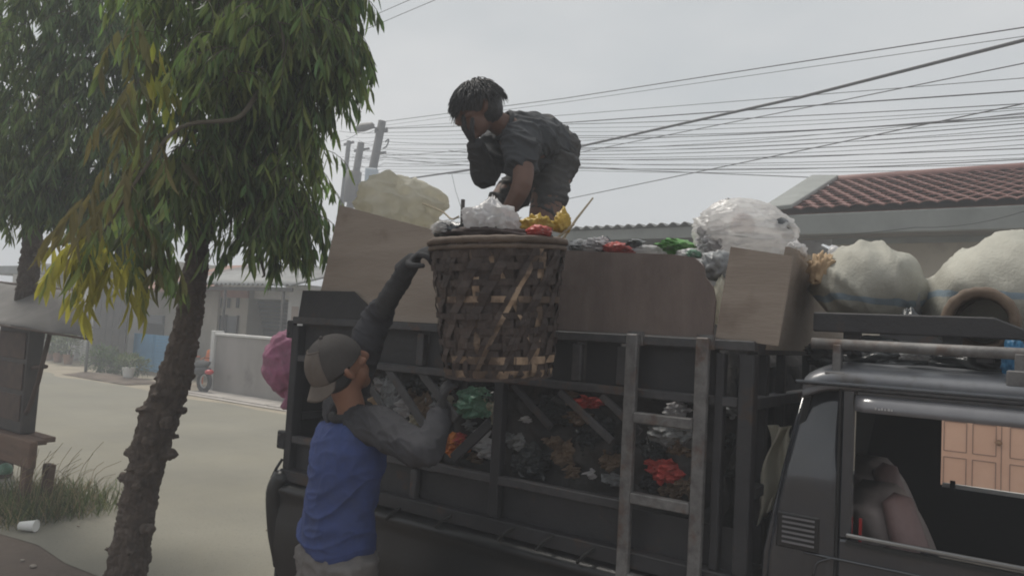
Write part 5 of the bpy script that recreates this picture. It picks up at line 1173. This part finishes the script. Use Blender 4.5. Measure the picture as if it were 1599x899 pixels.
def spray(mb, tw, p, d0, n, ll, lw):
    """drooping twig with leaves hanging from it in two rows."""
    L_ = rt.uniform(.16, .34); pts = []; d = d0.copy(); q_ = p.copy()
    for i in range(6):
        pts.append(q_.copy()); q_ = q_ + d * (L_ / 5); d = (d + Vector((0, 0, -.35))).normalized()
    if tw is not None: tw.tube(pts, [.003 - .0003 * i for i in range(6)], 4, cap=False)
    out = []
    for i in range(n):
        u_ = (i + .5) / n * 4.99; j = int(u_); b_ = pts[j].lerp(pts[min(j + 1, 5)], u_ - j)
        t_ = (pts[min(j + 1, 5)] - pts[j]).normalized(); sd_ = t_.cross(UP)
        if sd_.length < .05: sd_ = Vector((rt.gauss(0, 1), rt.gauss(0, 1), 0))
        sd_.normalize(); sg = 1 if i % 2 else -1
        d_ = (sd_ * sg * rt.uniform(.25, .6) + t_ * .35 + Vector((0, 0, -1.0)) + Vector((rt.gauss(0, .12), rt.gauss(0, .12), 0))).normalized()
        out.append((b_, d_, sd_ * rt.uniform(-1, 1) + Vector((rt.gauss(0, .5), rt.gauss(0, .5), .1)), ll * rt.uniform(.7, 1.2), lw * rt.uniform(.8, 1.2)))
    if mb is not None:
        for a_ in out: leaf_tri(mb, *a_, rt.uniform(-.3, .5))
    return out
def crown(T_, clusters, trunk_pts, mats, mul=1.15):
    lm = [MB() for _ in mats]; tw = MB(); limbs = []
    for (px, py, d, rx, ry_, nsp, mi) in clusters:
        c = P(px, py, d); s_ = d / FPX; R_ = (rx * s_, max(.22, rx * s_ * .9), ry_ * s_)
        # limb from the trunk, rising then drooping into the cluster
        o_ = min(trunk_pts[3:], key=lambda t: (t - c - Vector((0, 0, .35))).length); mid_ = o_.lerp(c, .55) + Vector((0, 0, .18))
        limbs.append([o_, mid_, c + Vector((0, 0, R_[2] * .4)), c - Vector((0, 0, R_[2] * .5))])
        for k in range(int(nsp * mul)):
            v_ = Vector((rt.gauss(0, 1), rt.gauss(0, 1), rt.gauss(0, 1))).normalized() * rt.random() ** .42
            p_ = c + Vector((v_.x * R_[0], v_.y * R_[1], v_.z * R_[2] + .2))
            d0 = Vector((v_.x + rt.gauss(0, .5), v_.y + rt.gauss(0, .5), rt.uniform(-.9, .25))).normalized()
            m_i = mi if rt.random() > .16 else rt.randrange(2)
            spray(lm[m_i], tw, p_, d0, rt.randint(9, 13), .13, .0215)
    for l_ in limbs:
        MB().limb(l_, [.018, .012, .008, .004], 7, 5).build('branch', m_twig, T_, smooth=True)
    for mb_, m_ in zip(lm, mats):
        if mb_.v: mb_.build('crown', m_, T_, kind='stuff', recalc=False)
    tw.build('twigs', m_twig, T_, kind='stuff', recalc=False)
MT = [m_leafd, m_leafm, m_leafy, m_leafo]
c1 = [(478, 20, 4.1, 80, 80, 60, 0), (390, 20, 4.2, 70, 80, 50, 0), (496, 65, 4.0, 34, 60, 32, 1), (528, 108, 3.95, 20, 30, 20, 1), (500, 130, 4.0, 30, 36, 26, 1), (480, 130, 4.1, 60, 70, 60, 0), (410, 120, 4.2, 60, 70, 55, 0), (330, 60, 4.1, 60, 70, 45, 1), (300, 150, 4.0, 50, 70, 38, 1),
      (430, 215, 4.1, 46, 60, 44, 0), (462, 225, 4.05, 16, 46, 20, 1), (385, 230, 4.2, 50, 60, 38, 0), (325, 230, 4.0, 42, 50, 30, 0), (456, 315, 4.1, 20, 46, 24, 1), (438, 380, 4.05, 40, 36, 36, 0), (450, 400, 4.1, 26, 24, 22, 1), (425, 330, 4.25, 36, 40, 26, 0), (345, 300, 4.0, 46, 60, 40, 0), (312, 320, 3.9, 30, 44, 24, 1), (360, 355, 4.1, 26, 26, 14, 0), (410, 425, 4.1, 24, 16, 10, 0),
      (515, 15, 4.1, 18, 30, 12, 1), (440, 80, 3.7, 60, 60, 34, 1), (350, 170, 3.7, 50, 50, 26, 1), (240, 40, 3.9, 40, 60, 30, 1), (430, -90, 4.1, 150, 70, 90, 0), (400, -200, 4.1, 100, 60, 60, 0), (255, 345, 3.8, 20, 40, 14, 0), (245, 320, 3.75, 18, 40, 12, 1)]
crown(T1, c1, pts1, MT)
# the yellowing bough that reaches towards us, its leaves large enough to build one by one
bough = catmull([pts1[9], P(400, 150, 3.8), P(370, 185, 3.6), P(280, 200, 3.5), P(215, 280, 3.4), P(170, 350, 3.4), P(128, 410, 3.4)], 6)
bo = MB().tube(bough, [.016 - .013 * i / (len(bough) - 1) for i in range(len(bough))], 7).build('branch', m_twig, T1, smooth=True, label='long drooping bough with yellowing leaves')
lmb = MB(); leaf_tri(lmb, Vector((0, 0, 0)), Vector((0, 0, -1)), Vector((0, 1, 0)), 1.0, .165, .25)
lmesh = {}
for m_ in (m_leafy, m_leafo, m_leafm): me = lmb.mesh('leaf', recalc=False); me.materials.append(m_); lmesh[m_.name] = me
nleaf = 0; rest = {}
yc = [(146, 420, 3.4, 10, 24, 11, m_leafy), (136, 440, 3.38, 8, 12, 6, m_leafy), (186, 462, 3.5, 18, 12, 7, m_leafy), (165, 380, 3.45, 14, 24, 5, m_leafo), (195, 330, 3.4, 24, 40, 7, m_leafo), (230, 250, 3.45, 26, 40, 6, m_leafo), (205, 190, 3.5, 18, 60, 7, m_leafo), (190, 90, 3.5, 18, 50, 5, m_leafo), (225, 330, 3.5, 22, 40, 5, m_leafm), (200, 400, 3.5, 26, 30, 6, m_leafm), (210, 440, 3.6, 24, 20, 5, m_leafm), (260, 440, 3.6, 14, 26, 3, m_leafo), (215, 130, 3.5, 12, 40, 4, m_leafy)]
for (px, py, d, rx, ry_, nsp, m_) in yc:
    c = P(px, py, d); s_ = d / FPX
    for k in range(nsp):
        v_ = Vector((rt.gauss(0, .6), rt.gauss(0, .6), rt.gauss(0, .6)))
        p_ = c + Vector((v_.x * rx * s_, v_.y * .12, v_.z * ry_ * s_ + .17))
        for (b_, d_, up_, l_, w_) in spray(None, None, p_, Vector((v_.x, v_.y, -.4)).normalized(), 8, .15, .03):
            mm = m_ if rt.random() > .12 else m_leafm
            if nleaf < 300:
                o = bpy.data.objects.new('leaf', lmesh[mm.name]); C.objects.link(o); o.parent = bo; nleaf += 1
                z_ = -d_; y_ = up_ - z_ * up_.dot(z_); y_.normalize(); x_ = y_.cross(z_)
                M_ = Matrix((x_, y_, z_)).transposed().to_4x4(); M_.translation = AUTH[T1.name] @ b_
                o.matrix_basis = M_ @ Matrix.Diagonal((l_ * rt.uniform(.9, 1.3), l_, l_, 1))
            else:
                leaf_tri(rest.setdefault(mm.name, MB()), b_, d_, up_, l_, w_, .3)
for k_, mb_ in rest.items(): mb_.build('leaves', MATS[k_], bo, kind='stuff', recalc=False)
c2 = [(40, 30, 6.3, 90, 70, 60, 1), (150, 30, 6.2, 70, 70, 55, 0), (40, 130, 6.2, 80, 70, 60, 1), (140, 130, 6.1, 70, 70, 60, 0), (215, 110, 6.2, 40, 70, 30, 0), (30, 230, 6.2, 70, 70, 55, 1), (120, 230, 6.1, 60, 60, 50, 1), (195, 235, 6.1, 40, 60, 34, 0), (30, 300, 6.2, 70, 46, 50, 1), (110, 310, 6.1, 60, 46, 46, 0), (190, 330, 6.1, 44, 60, 38, 0), (20, 338, 6.1, 50, 26, 34, 1), (85, 340, 6.1, 50, 24, 34, 0), (150, 358, 6.1, 44, 30, 36, 1), (205, 375, 6.1, 36, 40, 30, 0), (185, 415, 6.1, 22, 20, 12, 0), (-90, 150, 6.4, 90, 160, 70, 0), (-80, 300, 6.4, 80, 70, 50, 0), (60, -80, 6.3, 150, 70, 80, 0), (230, 380, 6.0, 22, 40, 16, 1), (230, 300, 6.2, 24, 40, 16, 0)]
MT2 = [mat('left tree leaf', (.11, .175, .06), .45, island=.55, translucent=.45, spec=.45), mat('left tree pale leaf', (.17, .24, .075), .45, island=.45, translucent=.48, spec=.45)] + MT[2:]
crown(T2, c2, pts2, MT2, 2.0)

# ---------------- stall at the left edge: bench, pipe stand, grey tarp
m_wood = mat('damp brown wood', (.10, .06, .04), .85, (.16, .10, .068), 4, 7, bump=.35, bscale=20, stretch=(.4, 2, 3))
m_pipe = mat('dark rusty pipe', (.05, .035, .028), .7, (.085, .055, .04), 9, 6, bump=.15, bscale=40)
m_tarp = mat('grey tarpaulin', (.11, .105, .10), .85, (.15, .142, .135), 3, 6, bump=.2, bscale=10)
bv = .32
bx = S(48, 690, bv); zt_ = bx.z; zb_ = S(48, 735, bv).z
t = thing('wooden_bench', 'heavy brown wooden bench with thick front beam at left edge', 'bench', (bx.x - .6, bv + .2, 0))
MB().box((bx.x - 1.4, bv, zb_), (bx.x, bv + .06, zt_)).build('front_beam', m_wood, t, bevel=.012)
for i in range(2): MB().box((bx.x - 1.4, bv + .065 + i * .11, zt_ - .05), (bx.x - .1 - .1 * i, bv + .17 + i * .11, zt_ - .01 + .004 * (i % 2))).build('plank', m_wood, t, bevel=.006)
for x_ in (bx.x - .16, bx.x - 1.3):
    for y_ in (bv + .03, bv + .2): MB().prism([(x_ - .06, y_, 0), (x_ + .02, y_, 0), (x_ + .06, y_, zb_), (x_ - .06, y_, zb_)], (0, .06, 0)).build('leg', m_wood, t, bevel=.006)
t = thing('pipe_stand', 'bent dark pipe stand on the bench beside second trunk', 'stand', (bx.x - .3, bv + .2, zt_))
pv = lambda x, y, v=.45: S(x, y, v)
MB().tube(catmull([pv(78, 520), pv(66, 568), pv(58, 600), pv(40, 645), pv(20, 642), pv(-10, 636)], 5), .02, 8).build('bent_pipe', m_pipe, t, smooth=True)
MB().tube([pv(44, 560, .5), pv(34, 620, .5), pv(17, 682, .5)], .022, 8).build('upright', m_pipe, t, smooth=True)
MB().tube([pv(72, 572, .47), pv(40, 575, .47), pv(-10, 570, .47)], .018, 8).build('crossbar', m_pipe, t, smooth=True)
MB().tube([pv(68, 520, .6), pv(62, 560, .6), pv(50, 572, .55)], .016, 8).build('brace', m_pipe, t, smooth=True)
MB().ball(pv(20, 683, .5), (.07, .04, .02), 2).build('foot', m_pipe, t, smooth=True)
t = thing('stall_cabinet', 'tall dark timber cabinet standing on the bench under the tarp', 'cabinet', (S(24, 690, .42).x, .45, zt_))
c0_, c1_ = S(2, 690, .42).x - .25, S(30, 690, .42).x
MB().prism([(c0_, .42, zt_), (c1_, .42, zt_), (c1_ + .02, .42, S(40, 512, .42).z), (c0_, .42, S(40, 512, .42).z)], (0, .12, 0)).build('carcass', m_steel, t, bevel=.008)
for i in range(3): MB().box((c0_ + .03, .408, zt_ + .1 + i * .27), (c1_ - .03, .419, zt_ + .33 + i * .27)).build('panel', m_pipe, t, bevel=.004)
solo('green_crate', crumple(S(8, 733, .45), (.07, .06, .06), 70, amp=.1, sub=3), m_dgrn, 'green plastic tub tucked under the bench', 'tub', smooth=True)
tp = MB(); A_, B_, C_, D_ = S(-90, 492, .3), S(144, 528, .3), S(128, 456, .9), S(-90, 430, .9)
def tarp(a, b):
    p_ = A_.lerp(B_, a).lerp(D_.lerp(C_, a), b); return p_ + Vector((0, 0, -.03 * sin(pi * a) * sin(pi * b) + .012 * noise.noise(Vector((a * 6, b * 3, 3))) - .02 * (abs(a - .78) < .04)))
tp.grid(tarp, 30, 10, (0, 0, .006))
tt = thing('tarp_awning', 'sagging grey tarpaulin awning over the bench', 'awning', (A_.x + .8, .4, 0))
tp.build('tarp', m_tarp, tt, smooth=True)
MB().tube([D_, C_], .015, 6).build('top_pole', m_pipe, tt); MB().tube([A_ + Vector((0, 0, -.01)), B_ + Vector((0, 0, -.01))], .01, 6).build('edge_pole', m_pipe, tt)
MB().tube([(D_.x + .1, .9, 0), (D_.x + .1, .9, D_.z)], .025, 8).build('support_post', m_pipe, tt)
# litter and grass by the bench
m_cup = mat('white paper cup', (.75, .75, .73), .6)
cc = wL(P(43, 838, 5.6)); cc.z = .04
t = thing('paper_cup', 'white paper cup lying on the dirt before the bench', 'cup', (cc.x, cc.y, 0))
MB().tube([cc + Vector((-.05, -.04, 0)), cc + Vector((.05, .03, .006))], [.03, .042], 18).build('cup', m_cup, t, smooth=False)
MB().torus(cc + Vector((.05, .03, .006)), .042, .004, (1, .7, .05), 18, 6).build('rolled_lip', m_cup, t, smooth=True)
m_grass = mat('verge grass', (.10, .13, .04), .7, island=.5, translucent=.35); m_hay = mat('dry grass', (.26, .22, .12), .8, island=.4, translucent=.3)
gm, gh = MB(), MB()
for i in range(2600):
    x_ = bx.x + rt.gauss(-.12, .33); y_ = .42 + rt.gauss(0, .28)
    if x_ > bx.x + .42: continue
    p_ = Vector((x_, y_, -.01)); d_ = Vector((rt.gauss(0, .4), rt.gauss(0, .4), 1)).normalized()
    leaf_tri(gm if rt.random() < .7 else gh, p_, d_, Vector((rt.gauss(0, 1), rt.gauss(0, 1), .2)), rt.uniform(.08, .26), .009, rt.uniform(.2, 1.2))
for i in range(40):
    p_ = Vector((bx.x + rt.uniform(-.1, .35), .45 + rt.gauss(0, .15), 0)); q_ = p_ + Vector((rt.uniform(.05, .5), rt.gauss(0, .1), rt.uniform(.3, .6)))
    gh.tube(catmull([p_, p_.lerp(q_, .5) + Vector((-.05, 0, .1)), q_], 3), .0018, 4)
solo('grass', gm, m_grass, 'tuft of green grass under the bench', 'grass', kind='stuff', recalc=False)
solo('dry_grass', gh, m_hay, 'wispy dry grass stalks by the bench leg', 'grass', kind='stuff', recalc=False)
m_peb = mat('pebble', (.3, .26, .22), .9)
for i, (px, py, r_) in enumerate(((98, 808, .02), (52, 885, .025), (35, 876, .018), (122, 822, .012), (418, 828, .02))):
    d_ = ray(px, py); q_ = wL(CO + d_ * (-CAM_H / d_.z))
    solo('pebble', crumple((q_.x, q_.y, .008), (r_, r_ * .8, r_ * .5), 90 + i, amp=.2, sub=2), m_peb, ('pebble right of the paper cup', 'largest pebble on the dirt at the bottom edge', 'smaller pebble near the bottom edge', 'tiny pebble where dirt meets road', 'pale pebble on the road beside the truck')[i], 'pebble', smooth=True)

# ================================================================== ADDED HAZE
hz = MB().box((-320, -320, -1), (320, 320, 12)).build('haze', MATS['dirt ground'], None)  # even volume added to stand in for the veil over the lens
hm = bpy.data.materials.new('lens veil volume'); hm.use_nodes = True; ht = hm.node_tree; ht.nodes.remove(ht.nodes['Principled BSDF'])
pv_ = ht.nodes.new('ShaderNodeVolumePrincipled'); pv_.inputs['Density'].default_value = HAZE; pv_.inputs['Color'].default_value = (.88, .92, .98, 1); pv_.inputs['Anisotropy'].default_value = .0
ht.links.new(pv_.outputs[0], ht.nodes['Material Output'].inputs['Volume'])
hz.data.materials.clear(); hz.data.materials.append(hm); hz['kind'] = 'stuff'
